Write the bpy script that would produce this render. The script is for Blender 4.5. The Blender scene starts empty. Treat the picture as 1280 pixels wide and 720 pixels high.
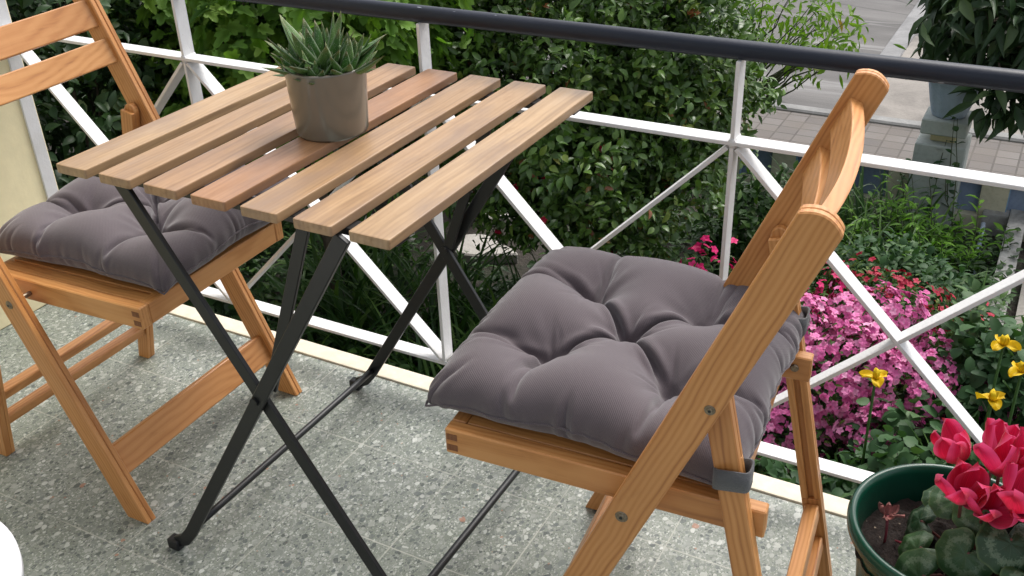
import bpy, bmesh, math, random
import numpy as np
from mathutils import Vector, Matrix, noise as mnoise

random.seed(7)
RNG = np.random.default_rng(11)
scene = bpy.context.scene
col = scene.collection
R = math.radians

# ------------------------------------------------------------------ object helpers
def link(o, parent=None):
    col.objects.link(o)
    if parent is not None:
        o.parent = parent
    return o

def tag(o, label=None, cat=None, group=None, kind=None):
    if label: o['label'] = label
    if cat: o['category'] = cat
    if group: o['group'] = group
    if kind: o['kind'] = kind
    return o

def empty(name, loc, rz=0.0):
    o = bpy.data.objects.new(name, None)
    o.empty_display_size = 0.1
    o.location = loc
    o.rotation_euler = (0, 0, rz)
    return link(o)

def smooth_mesh(me, on=True):
    me.polygons.foreach_set('use_smooth', [on] * len(me.polygons))

def obj_np(name, V, F, mat, parent=None, smooth=True, attrs=None):
    """V (n,3), F list of index tuples / arrays"""
    me = bpy.data.meshes.new(name)
    V = np.asarray(V, dtype=np.float64)
    if isinstance(F, np.ndarray):
        k = F.shape[1]
        me.vertices.add(len(V)); me.vertices.foreach_set('co', V.ravel())
        me.loops.add(F.size); me.loops.foreach_set('vertex_index', F.ravel().astype(np.int32))
        me.polygons.add(len(F))
        me.polygons.foreach_set('loop_start', np.arange(0, F.size, k, dtype=np.int32))
        me.update(calc_edges=True)
    else:
        me.from_pydata([tuple(v) for v in V], [], [tuple(f) for f in F])
    if smooth: smooth_mesh(me)
    for nm, (typ, arr) in (attrs or {}).items():
        a = me.attributes.new(nm, typ, 'POINT')
        if typ == 'FLOAT': a.data.foreach_set('value', np.asarray(arr, dtype=np.float32))
        else: a.data.foreach_set('vector', np.asarray(arr, dtype=np.float32).ravel())
    for m in (mat if isinstance(mat, (list, tuple)) else [mat]):
        me.materials.append(m)
    me.validate()
    o = bpy.data.objects.new(name, me)
    return link(o, parent)

class Wood:
    """collects boards into one mesh carrying a grain-coordinate attribute"""
    def __init__(self):
        self.V = []; self.F = []; self.G = []; self.M = []; self.B = []; self.n = 0
    def add_bm(self, bm, axis, off=None, mi=0):
        ax = Vector(axis).normalized()
        ref = Vector((0, 0, 1)) if abs(ax.z) < .9 else Vector((0, 1, 0))
        b = ax.cross(ref).normalized(); c = ax.cross(b)
        if off is None: off = (random.uniform(0, 50), random.uniform(0, 50), random.uniform(0, 50))
        bm.verts.index_update(); bt = random.random()
        for v in bm.verts:
            self.B.append(bt); self.V.append(v.co[:])
            self.G.append((v.co.dot(ax) + off[0], v.co.dot(b) + off[1], v.co.dot(c) + off[2]))
        for f in bm.faces:
            self.F.append([v.index + self.n for v in f.verts]); self.M.append(mi)
        self.n += len(bm.verts)
        bm.free()
    def box(self, lo, hi, axis=(1, 0, 0), bev=.0015, off=None, mi=0, seg=1, mat=None):
        bm = bmesh.new()
        bmesh.ops.create_cube(bm, size=1)
        for v in bm.verts:
            v.co = Vector([(lo[i] + hi[i]) / 2 + v.co[i] * (hi[i] - lo[i]) for i in range(3)])
        if bev: bmesh.ops.bevel(bm, geom=bm.edges[:], offset=bev, segments=seg, profile=.7, affect='EDGES')
        if mat is not None: bmesh.ops.transform(bm, matrix=mat, verts=bm.verts)
        self.add_bm(bm, axis, off, mi)
    def prism(self, pts, v0, v1, axis, bev=.0015, off=None, plane='xz', mi=0):
        """outline pts in (x,z), extruded along y from v0 to v1 (plane 'xy': along z)"""
        bm = bmesh.new()
        mk = (lambda p, v: (p[0], v, p[1])) if plane == 'xz' else (lambda p, v: (p[0], p[1], v))
        a = [bm.verts.new(mk(p, v0)) for p in pts]; b = [bm.verts.new(mk(p, v1)) for p in pts]
        n = len(pts)
        bm.faces.new(a); bm.faces.new(b[::-1])
        for i in range(n):
            bm.faces.new((a[i], b[i], b[(i + 1) % n], a[(i + 1) % n]))
        bmesh.ops.recalc_face_normals(bm, faces=bm.faces)
        if bev:
            ed = [e for e in bm.edges if e.calc_face_angle(0) > R(25)]
            bmesh.ops.bevel(bm, geom=ed, offset=bev, segments=1, profile=.7, affect='EDGES')
        self.add_bm(bm, axis, off, mi)
    def build(self, name, mats, parent=None, smooth=False):
        o = obj_np(name, self.V, self.F, mats, parent, smooth, {'gv': ('FLOAT_VECTOR', self.G), 'bt': ('FLOAT', self.B)})
        if any(self.M):
            o.data.polygons.foreach_set('material_index', self.M)
        return o

def tube(path, radii, seg=8, cap=True):
    P = np.asarray(path, float); n = len(P)
    V = []; F = []
    up = np.array([.13, .31, .94])
    for i in range(n):
        t = P[min(i + 1, n - 1)] - P[max(i - 1, 0)]; t /= np.linalg.norm(t) + 1e-12
        a = np.cross(t, up)
        if np.linalg.norm(a) < .05: a = np.cross(t, np.array([1., 0, 0]))
        a /= np.linalg.norm(a); b = np.cross(t, a)
        for k in range(seg):
            th = 2 * math.pi * k / seg
            V.append(P[i] + radii[i] * (math.cos(th) * a + math.sin(th) * b))
    for i in range(n - 1):
        for k in range(seg):
            F.append((i * seg + k, i * seg + (k + 1) % seg, (i + 1) * seg + (k + 1) % seg, (i + 1) * seg + k))
    if cap:
        F.append(tuple(range(seg))[::-1]); F.append(tuple((n - 1) * seg + k for k in range(seg)))
    return V, F

def lathe(prof, seg=64, flute=None):
    V = []; F = []
    n = len(prof)
    for k in range(seg):
        th = 2 * math.pi * k / seg
        for (r, z) in prof:
            rr = r * (flute(th, z) if flute else 1)
            V.append((rr * math.cos(th), rr * math.sin(th), z))
    for k in range(seg):
        for i in range(n - 1):
            a = k * n + i; b = ((k + 1) % seg) * n + i
            F.append((a, b, b + 1, a + 1))
    return V, F

def merge(parts):
    V = []; F = []; n = 0
    for v, f in parts:
        V += [tuple(x) for x in v]; F += [tuple(i + n for i in q) for q in f]; n += len(v)
    return V, F

# ------------------------------------------------------------------ material helpers
class NT:
    def __init__(self, name):
        self.m = bpy.data.materials.new(name); self.m.use_nodes = True
        self.t = self.m.node_tree; self.N = self.t.nodes; self.L = self.t.links
        self.b = self.N['Principled BSDF']
    def n(self, typ, **kw):
        nd = self.N.new(typ)
        for k, v in kw.items():
            if k in ('op',): nd.operation = v
            elif hasattr(nd, k): setattr(nd, k, v)
            else: nd.inputs[k].default_value = v
        return nd
    def l(self, a, b): self.L.new(a, b)
    def inp(self, nd, key, val):
        if hasattr(val, 'is_linked') or isinstance(val, bpy.types.NodeSocket): self.L.new(val, nd.inputs[key])
        else: nd.inputs[key].default_value = val
    def attr(self, name, out='Vector'):
        a = self.N.new('ShaderNodeAttribute'); a.attribute_name = name; return a.outputs[out]
    def obj(self):
        return self.N.new('ShaderNodeTexCoord').outputs['Object']
    def mapping(self, vec, scale=(1, 1, 1), loc=(0, 0, 0), rot=(0, 0, 0)):
        m = self.N.new('ShaderNodeMapping'); self.L.new(vec, m.inputs['Vector'])
        m.inputs['Scale'].default_value = scale; m.inputs['Location'].default_value = loc; m.inputs['Rotation'].default_value = rot
        return m.outputs[0]
    def noise(self, vec, scale=5, detail=3, rough=.5, dist=0, out='Fac'):
        n = self.N.new('ShaderNodeTexNoise')
        if vec is not None: self.L.new(vec, n.inputs['Vector'])
        n.inputs['Scale'].default_value = scale; n.inputs['Detail'].default_value = detail
        n.inputs['Roughness'].default_value = rough; n.inputs['Distortion'].default_value = dist
        return n.outputs[out]
    def voro(self, vec, scale, feature='F1', out='Distance', rnd=1.0):
        n = self.N.new('ShaderNodeTexVoronoi'); n.feature = feature
        if vec is not None: self.L.new(vec, n.inputs['Vector'])
        n.inputs['Scale'].default_value = scale; n.inputs['Randomness'].default_value = rnd
        return n.outputs[out]
    def math(self, op, a, b=None, clamp=False):
        n = self.N.new('ShaderNodeMath'); n.operation = op; n.use_clamp = clamp
        self.inp(n, 0, a)
        if b is not None: self.inp(n, 1, b)
        return n.outputs[0]
    def ramp(self, fac, stops, interp='LINEAR'):
        n = self.N.new('ShaderNodeValToRGB'); n.color_ramp.interpolation = interp
        cr = n.color_ramp
        while len(cr.elements) < len(stops): cr.elements.new(.5)
        for e, (p, c) in zip(cr.elements, stops):
            e.position = p
            if isinstance(c, (int, float)): c = (c, c, c)
            e.color = (*c[:3], 1)
        self.L.new(fac, n.inputs[0]); return n.outputs[0]
    def mix(self, fac, a, b, blend='MIX'):
        n = self.N.new('ShaderNodeMix'); n.data_type = 'RGBA'; n.blend_type = blend
        for s, v in ((n.inputs[0], fac), (n.inputs[6], a), (n.inputs[7], b)):
            if isinstance(v, bpy.types.NodeSocket): self.L.new(v, s)
            elif isinstance(v, (int, float)): s.default_value = v
            else: s.default_value = (*v[:3], 1)
        return n.outputs[2]
    def bump(self, h, strength=.3, dist=.002):
        n = self.N.new('ShaderNodeBump'); n.inputs['Strength'].default_value = strength; n.inputs['Distance'].default_value = dist
        self.L.new(h, n.inputs['Height']); self.L.new(n.outputs[0], self.b.inputs['Normal']); return n
    def set(self, **kw):
        names = dict(base='Base Color', rough='Roughness', spec='Specular IOR Level', coat='Coat Weight', coatr='Coat Roughness', sheen='Sheen Weight', metal='Metallic')
        for k, v in kw.items():
            s = self.b.inputs[names[k]]
            if isinstance(v, bpy.types.NodeSocket): self.L.new(v, s)
            elif isinstance(v, (tuple, list)): s.default_value = (*v[:3], 1)
            else: s.default_value = v
        return self

def m_wood(name, light, mid, dark, rough=.42, streak=34, coat=.15, blotch=None, ring_amt=.16):
    t = NT(name)
    gv = t.attr('gv')
    warp = t.noise(t.mapping(gv, (1.2, 3, 3)), 2.2, 3, .5, 0, 'Color')
    w = t.n('ShaderNodeVectorMath', operation='MULTIPLY_ADD'); t.l(warp, w.inputs[0]); w.inputs[1].default_value = (.02, .035, .035); t.l(gv, w.inputs[2])
    g1 = t.noise(t.mapping(w.outputs[0], (1.5, streak * 2.4, streak * 2.4)), 1, 2, .55)
    g2 = t.noise(t.mapping(w.outputs[0], (5, 320, 320)), 1, 2, .5)
    ring = t.n('ShaderNodeTexWave', wave_type='BANDS', bands_direction='Y'); t.l(t.mapping(w.outputs[0], (.35, 1, .6)), ring.inputs['Vector'])
    ring.inputs['Scale'].default_value = streak; ring.inputs['Distortion'].default_value = 3.5; ring.inputs['Detail'].default_value = 2; ring.inputs['Detail Scale'].default_value = .6
    f = t.math('ADD', t.math('MULTIPLY', g1, .62), t.math('MULTIPLY', ring.outputs['Fac'], ring_amt))
    f = t.math('ADD', f, t.math('MULTIPLY', g2, .2))
    c = t.ramp(f, [(.24, dark), (.42, mid), (.62 + ring_amt * .3, light)])
    big = t.noise(t.mapping(gv, (2.5, 9, 9)), 1, 2)
    c = t.mix(t.math('MULTIPLY', t.ramp(big, [(.35, 0), (.7, 1)]), .35), c, tuple(x * .72 for x in mid))
    c = t.mix(t.math('MULTIPLY', t.attr('bt', 'Fac'), .55), c, t.mix(1, c, (.80, .70, .62), 'MULTIPLY'))
    wear = t.noise(t.mapping(gv, (14, 40, 40)), 1, 4, .65)
    c = t.mix(t.ramp(wear, [(.60, 0), (.78, .5)]), c, t.mix(1, c, (.66, .58, .52), 'MULTIPLY'))
    if blotch:
        bl = t.noise(t.mapping(gv, (7, 22, 22)), 1, 4, .6)
        c = t.mix(t.ramp(bl, [(.47, 0), (.68, .85)]), c, blotch)
        kn = t.voro(t.mapping(gv, (4.2, 13, 13)), 1)
        c = t.mix(t.ramp(kn, [(.06, .9), (.17, 0)]), c, tuple(x * .45 for x in blotch))
        tone = t.attr('tone', 'Fac')
        c = t.mix(tone, c, t.mix(1, c, (.92, .62, .5), 'MULTIPLY'))
    t.set(base=c, rough=t.ramp(wear, [(.3, rough - .05), (.75, rough + .2)]), coat=coat, coatr=.3)
    t.bump(t.math('ADD', g2, g1), .16, .0012)
    return t.m

def m_plain(name, colr, rough=.5, var=.12, scale=30, bump=.05, **kw):
    t = NT(name)
    n = t.noise(t.obj(), scale, 4, .6)
    c = t.mix(t.ramp(n, [(.3, 0), (.7, 1)]), tuple(x * (1 - var) for x in colr), tuple(min(1, x * (1 + var)) for x in colr))
    t.set(base=c, rough=rough, **kw)
    if bump: t.bump(n, bump, .004)
    return t.m

def m_leaf(name, stops, rough=.38, trans=.15, spec=.5, vein=False):
    """leaf shader: 'rnd' attribute picks the leaf's own tone"""
    t = NT(name)
    r = t.attr('rnd', 'Fac')
    c = t.ramp(r, stops)
    fine = t.noise(t.obj(), 55, 2)
    c = t.mix(t.math('MULTIPLY', fine, .35), c, t.mix(1, c, (.55, .6, .5), 'MULTIPLY'))
    t.set(base=c, rough=rough, spec=spec)
    if trans:
        tr = t.n('ShaderNodeBsdfTranslucent')
        t.l(t.mix(1, c, (1.3, 1.5, .6), 'MULTIPLY'), tr.inputs['Color'])
        mx = t.n('ShaderNodeMixShader'); mx.inputs[0].default_value = trans
        t.l(t.b.outputs[0], mx.inputs[1]); t.l(tr.outputs[0], mx.inputs[2])
        t.l(mx.outputs[0], t.N['Material Output'].inputs['Surface'])
    return t.m

# ------------------------------------------------------------------ materials
M = {}
M['chair'] = m_wood('chair_wood', (.65, .315, .105), (.55, .238, .066), (.34, .125, .031), .40, 46, .18, ring_amt=.30)
M['chair_end'] = m_wood('chair_end_grain', (.26, .10, .035), (.20, .075, .026), (.12, .04, .015), .55, 60, .05)
M['table'] = m_wood('table_wood', (.49, .332, .185), (.38, .242, .124), (.225, .135, .064), .40, 40, .14, blotch=(.25, .16, .10), ring_amt=.10)
M['steel'] = m_plain('black_steel', (.006, .0065, .0075), .42, .2, 90, .03)
M['rubber'] = m_plain('black_rubber', (.01, .01, .011), .6, .2, 90, .05)
M['bolt'] = m_plain('brass_bolt', (.22, .18, .13), .38, .3, 400, .1, metal=.8)

def m_white_paint():
    t = NT('white_paint')
    o = t.obj()
    n = t.noise(o, 60, 4, .65); n2 = t.noise(o, 260, 3, .6); n3 = t.noise(o, 9, 3)
    c = t.mix(t.ramp(n3, [(.4, 0), (.75, .6)]), (.73, .73, .73), (.60, .59, .565))
    c = t.mix(t.ramp(n2, [(.68, 0), (.74, .55)]), c, (.52, .50, .47))
    ru = t.noise(o, 34, 5, .7)
    c = t.mix(t.ramp(ru, [(.70, 0), (.735, .75)]), c, (.30, .21, .14))
    t.set(base=c, rough=.42)
    t.bump(t.math('ADD', n, t.math('MULTIPLY', n2, .5)), .35, .003)
    return t.m
M['white'] = m_white_paint()

def m_handrail():
    t = NT('black_pipe_paint')
    o = t.obj()
    n = t.noise(t.mapping(o, (3, 60, 60)), 1.5, 4, .6); n2 = t.noise(o, 120, 3, .55)
    c = t.mix(t.ramp(n, [(.35, 0), (.75, 1)]), (.010, .0135, .023), (.022, .027, .042))
    sp = t.noise(t.mapping(o, (26, 90, 90)), 1, 3, .6)
    c = t.mix(t.ramp(sp, [(.72, 0), (.745, 1)]), c, (.35, .37, .42))
    t.set(base=c, rough=t.ramp(n, [(.3, .36), (.7, .52)]), spec=.3)
    t.bump(t.math('ADD', n, n2), .15, .0015)
    return t.m
M['pipe'] = m_handrail()

def m_fabric():
    t = NT('grey_twill')
    u = t.attr('cv')
    sx = t.n('ShaderNodeSeparateXYZ'); t.l(u, sx.inputs[0])
    k = 900.0
    a = t.math('SINE', t.math('MULTIPLY', t.math('ADD', sx.outputs[0], sx.outputs[1]), k * 2.2))
    b = t.math('SINE', t.math('MULTIPLY', t.math('SUBTRACT', sx.outputs[0], t.math('MULTIPLY', sx.outputs[1], .35)), k * 3.0))
    wv = t.math('ADD', t.math('MULTIPLY', a, .6), t.math('MULTIPLY', b, .4))
    n = t.noise(t.obj(), 900, 2, .6); n2 = t.noise(t.obj(), 7, 3)
    f = t.math('ADD', t.math('MULTIPLY', wv, .10), t.math('MULTIPLY', n, .85))
    c = t.ramp(f, [(.05, (.056, .044, .050)), (.45, (.098, .079, .086)), (.85, (.140, .115, .123))])
    c = t.mix(t.math('MULTIPLY', n2, .3), c, (.115, .098, .11))
    t.set(base=c, rough=.85, sheen=.35, spec=.2)
    t.bump(t.math('ADD', t.math('MULTIPLY', wv, .6), n), .3, .0007)
    return t.m
M['fabric'] = m_fabric()
M['strap'] = m_plain('grey_strap', (.085, .085, .088), .8, .15, 600, .3, sheen=.2)

def m_terrazzo():
    t = NT('terrazzo')
    o = t.obj()
    wn = t.noise(o, 60, 2, .5, 0, 'Color')
    w = t.n('ShaderNodeVectorMath', operation='MULTIPLY_ADD'); t.l(wn, w.inputs[0]); w.inputs[1].default_value = (.007, .007, 0); t.l(o, w.inputs[2])
    v = t.mapping(w.outputs[0], (1, 1, .0001))
    grey = t.noise(o, 3, 4, .6)
    paste = t.mix(grey, (.205, .228, .192), (.30, .32, .28))
    fine = t.voro(v, 520, 'F1', 'Color'); fs = t.n('ShaderNodeSeparateColor'); t.l(fine, fs.inputs[0])
    paste = t.mix(t.ramp(fs.outputs[0], [(.55, 0), (.85, .55)]), paste, t.ramp(fs.outputs[1], [(0, (.16, .17, .16)), (.5, (.42, .43, .40)), (1, (.7, .7, .67))]))
    pal = [(0, (.085, .097, .098)), (.08, (.14, .157, .157)), (.18, (.20, .22, .21)), (.30, (.265, .285, .262)), (.44, (.33, .345, .32)), (.58, (.39, .40, .375)), (.70, (.48, .48, .455)), (.82, (.60, .595, .57)), (.92, (.73, .725, .70)), (.98, (.76, .76, .75)), (.9945, (.50, .24, .16))]
    out = paste
    for sc, pres, edge in ((320, .2, .04), (205, .28, .045), (138, .34, .05), (96, .56, .05)):
        vv = t.mapping(v, (1, .82, 1), (sc * .37, sc * .11, 0), (0, 0, sc * .013))
        ed = t.voro(vv, sc, 'DISTANCE_TO_EDGE', 'Distance')
        cc = t.voro(vv, sc, 'F1', 'Color')
        s = t.n('ShaderNodeSeparateColor'); t.l(cc, s.inputs[0])
        dist = t.voro(vv, sc, 'F1', 'Distance')
        # rounded chips: near their cell's centre and away from its edge, each with its own size
        size = t.math('ADD', t.math('MULTIPLY', s.outputs[2], .36), .27)
        inside = t.math('SUBTRACT', size, dist)
        mask = t.math('MULTIPLY', t.ramp(ed, [(edge * .6, 0), (edge, 1)]), t.ramp(inside, [(0, 0), (.03, 1)]))
        mask = t.math('MULTIPLY', mask, t.math('GREATER_THAN', s.outputs[1], pres))
        ccol = t.ramp(s.outputs[0], pal, 'CONSTANT')
        inner = t.noise(o, 420, 3, .6)
        ccol = t.mix(t.math('MULTIPLY', inner, .35), ccol, t.mix(1, ccol, (.6, .62, .6), 'MULTIPLY'))
        out = t.mix(t.math('MULTIPLY', mask, .80), out, ccol)
    # joints of the 20 cm tiles, fitted to the photo
    def joint(axis, size, off):
        sx = t.n('ShaderNodeSeparateXYZ'); t.l(o, sx.inputs[0])
        x = t.math('ADD', sx.outputs[axis], off + 40 * size)
        fr = t.math('FRACT', t.math('DIVIDE', x, size))
        return t.math('MULTIPLY', t.math('ABSOLUTE', t.math('SUBTRACT', fr, .5)), 2), t.math('FLOOR', t.math('DIVIDE', x, size))
    jx, ix = joint(0, .2044, .1323); jy, iy = joint(1, .2044, .0962)
    jm = t.math('MAXIMUM', jx, jy)
    wob = t.noise(o, 25, 3, .6)
    jm = t.math('ADD', jm, t.math('MULTIPLY', t.math('SUBTRACT', wob, .5), .006))
    jmask = t.ramp(jm, [(.9865, 0), (.9905, 1)])
    jn = t.noise(o, 6, 2)
    tn = t.n('ShaderNodeTexWhiteNoise'); tn.noise_dimensions = '2D'
    cb = t.n('ShaderNodeCombineXYZ'); t.l(ix, cb.inputs[0]); t.l(iy, cb.inputs[1]); t.l(cb.outputs[0], tn.inputs['Vector'])
    out = t.mix(t.math('MULTIPLY', tn.outputs[0], .22), out, t.mix(1, out, (.78, .82, .78), 'MULTIPLY'))
    stain = t.noise(o, 4.5, 4, .6)
    out = t.mix(t.ramp(stain, [(.42, 0), (.72, .6)]), out, t.mix(1, out, (.68, .71, .64), 'MULTIPLY'))
    st2 = t.noise(o, 17, 5, .7)
    out = t.mix(t.ramp(st2, [(.62, 0), (.76, .4)]), out, t.mix(1, out, (.62, .62, .56), 'MULTIPLY'))
    out = t.mix(t.math('MULTIPLY', jmask, t.ramp(jn, [(.3, .3), (.62, .75)])), out, t.mix(jn, (.36, .35, .31), (.66, .64, .57)))
    out = t.mix(1, out, (.87, .89, .87), 'MULTIPLY')
    t.set(base=out, rough=.5, spec=.4)
    t.bump(t.math('SUBTRACT', t.noise(o, 150, 3), t.math('MULTIPLY', jmask, .6)), .12, .001)
    return t.m
M['terrazzo'] = m_terrazzo()
M['kerb'] = m_plain('cream_edge_paint', (.62, .56, .44), .6, .1, 40, .25)
M['cream'] = m_plain('cream_render', (.86, .765, .49), .75, .04, 25, .25)

def m_ground():
    t = NT('garden_soil')
    o = t.obj()
    n = t.noise(o, 3, 6, .65); n2 = t.noise(o, 30, 5, .65)
    c = t.ramp(n2, [(.3, (.016, .012, .009)), (.6, (.04, .032, .024)), (.85, (.085, .07, .055))])
    c = t.mix(t.ramp(n, [(.45, 0), (.65, .8)]), c, (.02, .03, .012))
    t.set(base=c, rough=.9); t.bump(n2, .6, .03)
    return t.m
M['soil'] = m_ground()

def m_street():
    t = NT('worn_street')
    o = t.obj()
    n = t.noise(t.mapping(o, (.5, 1.6, 1)), 1.1, 6, .62, .4); n2 = t.noise(o, 60, 4, .7); n3 = t.noise(t.mapping(o, (.25, 2.2, 1), rot=(0, 0, -.15)), 1.2, 4, .6)
    c = t.ramp(n, [(.3, (.085, .081, .077)), (.5, (.135, .129, .123)), (.72, (.205, .197, .188))])
    c = t.mix(t.ramp(n3, [(.55, 0), (.62, .55), (.7, 0)]), c, (.34, .335, .325))
    c = t.mix(t.math('MULTIPLY', n2, .4), c, t.mix(1, c, (.6, .6, .6), 'MULTIPLY'))
    ck = t.voro(t.mapping(o, (.45, .8, 1)), 1, 'DISTANCE_TO_EDGE'); c = t.mix(t.ramp(t.math('ADD', ck, t.math('MULTIPLY', n, .03)), [(.018, .7), (.03, 0)]), c, (.05, .048, .045))
    pt_ = t.voro(t.mapping(o, (.7, 1.1, 1), (3, 1, 0)), 1, 'F1', 'Color'); sp_ = t.n('ShaderNodeSeparateColor'); t.l(pt_, sp_.inputs[0]); c = t.mix(t.math('MULTIPLY', sp_.outputs[0], .4), c, t.mix(1, c, (.62, .6, .6), 'MULTIPLY'))
    t.set(base=c, rough=.85); t.bump(n2, .3, .01)
    return t.m
M['street'] = m_street()
def m_concrete(name, a, b, sc=2.0):
    t = NT(name)
    o = t.obj()
    n = t.noise(o, sc, 6, .65, .5); n2 = t.noise(o, 45, 4, .65)
    c = t.ramp(n, [(.28, a), (.68, b)])
    c = t.mix(t.ramp(n2, [(.5, 0), (.8, .5)]), c, t.mix(1, c, (.55, .54, .52), 'MULTIPLY'))
    t.set(base=c, rough=.85); t.bump(n2, .4, .008)
    return t.m
M['apron'] = m_concrete('pale_concrete', (.14, .126, .112), (.285, .26, .23))
M['gutter'] = m_concrete('gutter_concrete', (.13, .13, .13), (.26, .257, .255), 3)
M['curb'] = m_concrete('curb_concrete', (.15, .148, .142), (.27, .268, .258), 3)
M['rough_concrete'] = m_concrete('rough_concrete', (.17, .165, .15), (.46, .45, .42), 8)
M['path'] = m_concrete('path_concrete', (.17, .155, .13), (.32, .30, .265), 2.5)
M['stone'] = m_concrete('stepping_stone', (.34, .32, .29), (.60, .57, .53), 4)

def m_pavers():
    t = NT('grey_pavers')
    o = t.obj()
    br = t.n('ShaderNodeTexBrick'); t.l(o, br.inputs['Vector'])
    br.offset = 0.0; br.squash = 1
    br.inputs['Scale'].default_value = 1; br.inputs['Brick Width'].default_value = .16; br.inputs['Row Height'].default_value = .145
    br.inputs['Mortar Size'].default_value = .008; br.inputs['Mortar Smooth'].default_value = .3; br.inputs['Bias'].default_value = 0
    br.inputs['Color1'].default_value = (.125, .112, .104, 1); br.inputs['Color2'].default_value = (.185, .168, .156, 1); br.inputs['Mortar'].default_value = (.075, .066, .058, 1)
    n = t.noise(o, 5, 5, .65); n2 = t.noise(o, 60, 3, .6)
    c = t.mix(t.ramp(n, [(.35, 0), (.7, .7)]), br.outputs['Color'], (.15, .128, .108))
    c = t.mix(t.math('MULTIPLY', n2, .4), c, t.mix(1, c, (.55, .55, .55), 'MULTIPLY'))
    t.set(base=c, rough=.85); t.bump(n2, .3, .006)
    return t.m
M['pavers'] = m_pavers()
M['wall_cream'] = m_concrete('old_cream_paint', (.36, .34, .24), (.60, .57, .42), 3)
M['pillar'] = m_concrete('grey_green_paint', (.36, .395, .37), (.48, .515, .48), 3)
M['yellow_paint'] = m_concrete('old_yellow_paint', (.45, .40, .22), (.55, .50, .30), 5)
M['blue_panel'] = m_concrete('slate_blue_paint', (.15, .20, .29), (.23, .29, .39), 4)
M['blue_light'] = m_plain('light_blue_paint', (.22, .36, .50), .6, .1, 20, .1)
M['blue_pot'] = m_concrete('blue_grey_plastic', (.30, .38, .48), (.42, .50, .60), 6)

# foliage
M['camellia'] = m_leaf('camellia_leaf', [(0, (.030, .068, .016)), (.45, (.070, .140, .028)), (.78, (.125, .22, .042)), (.945, (.21, .28, .055)), (.985, (.22, .08, .03))], .33, .16, .42)
M['darkleaf'] = m_leaf('dark_hedge_leaf', [(0, (.016, .038, .013)), (.6, (.034, .075, .022)), (1, (.085, .125, .035))], .40, .12, .28)
M['lightleaf'] = m_leaf('light_green_leaf', [(0, (.075, .165, .026)), (.5, (.13, .255, .038)), (1, (.24, .37, .065))], .5, .36, .22)
M['limeleaf'] = m_leaf('lime_twig_leaf', [(0, (.09, .18, .02)), (.5, (.15, .27, .03)), (.9, (.21, .33, .04)), (1, (.22, .13, .05))], .5, .38, .22)
M['bigleaf'] = m_leaf('rubbery_leaf', [(0, (.020, .044, .018)), (.6, (.040, .080, .030)), (1, (.085, .13, .05))], .42, .10, .28)
M['strapleaf'] = m_leaf('strap_leaf', [(0, (.022, .058, .014)), (.6, (.050, .12, .024)), (1, (.12, .21, .045))], .42, .22, .28)
M['herb'] = m_leaf('bright_herb_leaf', [(0, (.07, .17, .02)), (.6, (.125, .27, .03)), (1, (.19, .36, .05))], .55, .34, .2)
M['rose'] = m_leaf('grey_green_leaf', [(0, (.026, .068, .026)), (.6, (.050, .112, .042)), (1, (.095, .165, .065))], .52, .18, .22)
M['under'] = m_leaf('undergrowth_leaf', [(0, (.018, .045, .012)), (.6, (.045, .105, .024)), (1, (.105, .19, .035))], .46, .2, .25)
M['azleaf'] = m_leaf('azalea_leaf', [(0, (.03, .06, .016)), (.6, (.06, .12, .026)), (1, (.14, .19, .04))], .5, .18, .22)
def m_petal(name, stops, rough=.5, trans=.25):
    t = NT(name)
    c = t.ramp(t.attr('rnd', 'Fac'), stops)
    t.set(base=c, rough=rough, spec=.25)
    tr = t.n('ShaderNodeBsdfTranslucent'); t.l(c, tr.inputs['Color'])
    mx = t.n('ShaderNodeMixShader'); mx.inputs[0].default_value = trans
    t.l(t.b.outputs[0], mx.inputs[1]); t.l(tr.outputs[0], mx.inputs[2]); t.l(mx.outputs[0], t.N['Material Output'].inputs['Surface'])
    return t.m
M['pink'] = m_petal('pink_azalea_petal', [(0, (.54, .075, .27)), (.5, (.74, .19, .44)), (1, (.86, .42, .62))])
M['magenta'] = m_petal('magenta_petal', [(0, (.50, .008, .10)), (.6, (.70, .02, .17)), (1, (.8, .06, .25))])
M['redflower'] = m_petal('red_petal', [(0, (.22, .006, .02)), (.6, (.42, .015, .05)), (1, (.55, .04, .09))])
M['yellow'] = m_petal('yellow_iris_petal', [(0, (.70, .45, .01)), (1, (.85, .62, .02))])
M['whitepetal'] = m_petal('white_calla_petal', [(0, (.7, .7, .6)), (1, (.82, .82, .74))])
M['bark'] = m_concrete('bark', (.05, .038, .028), (.16, .13, .10), 14)
M['twig'] = m_plain('green_twig', (.06, .075, .03), .6, .2, 60, .1)

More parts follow.
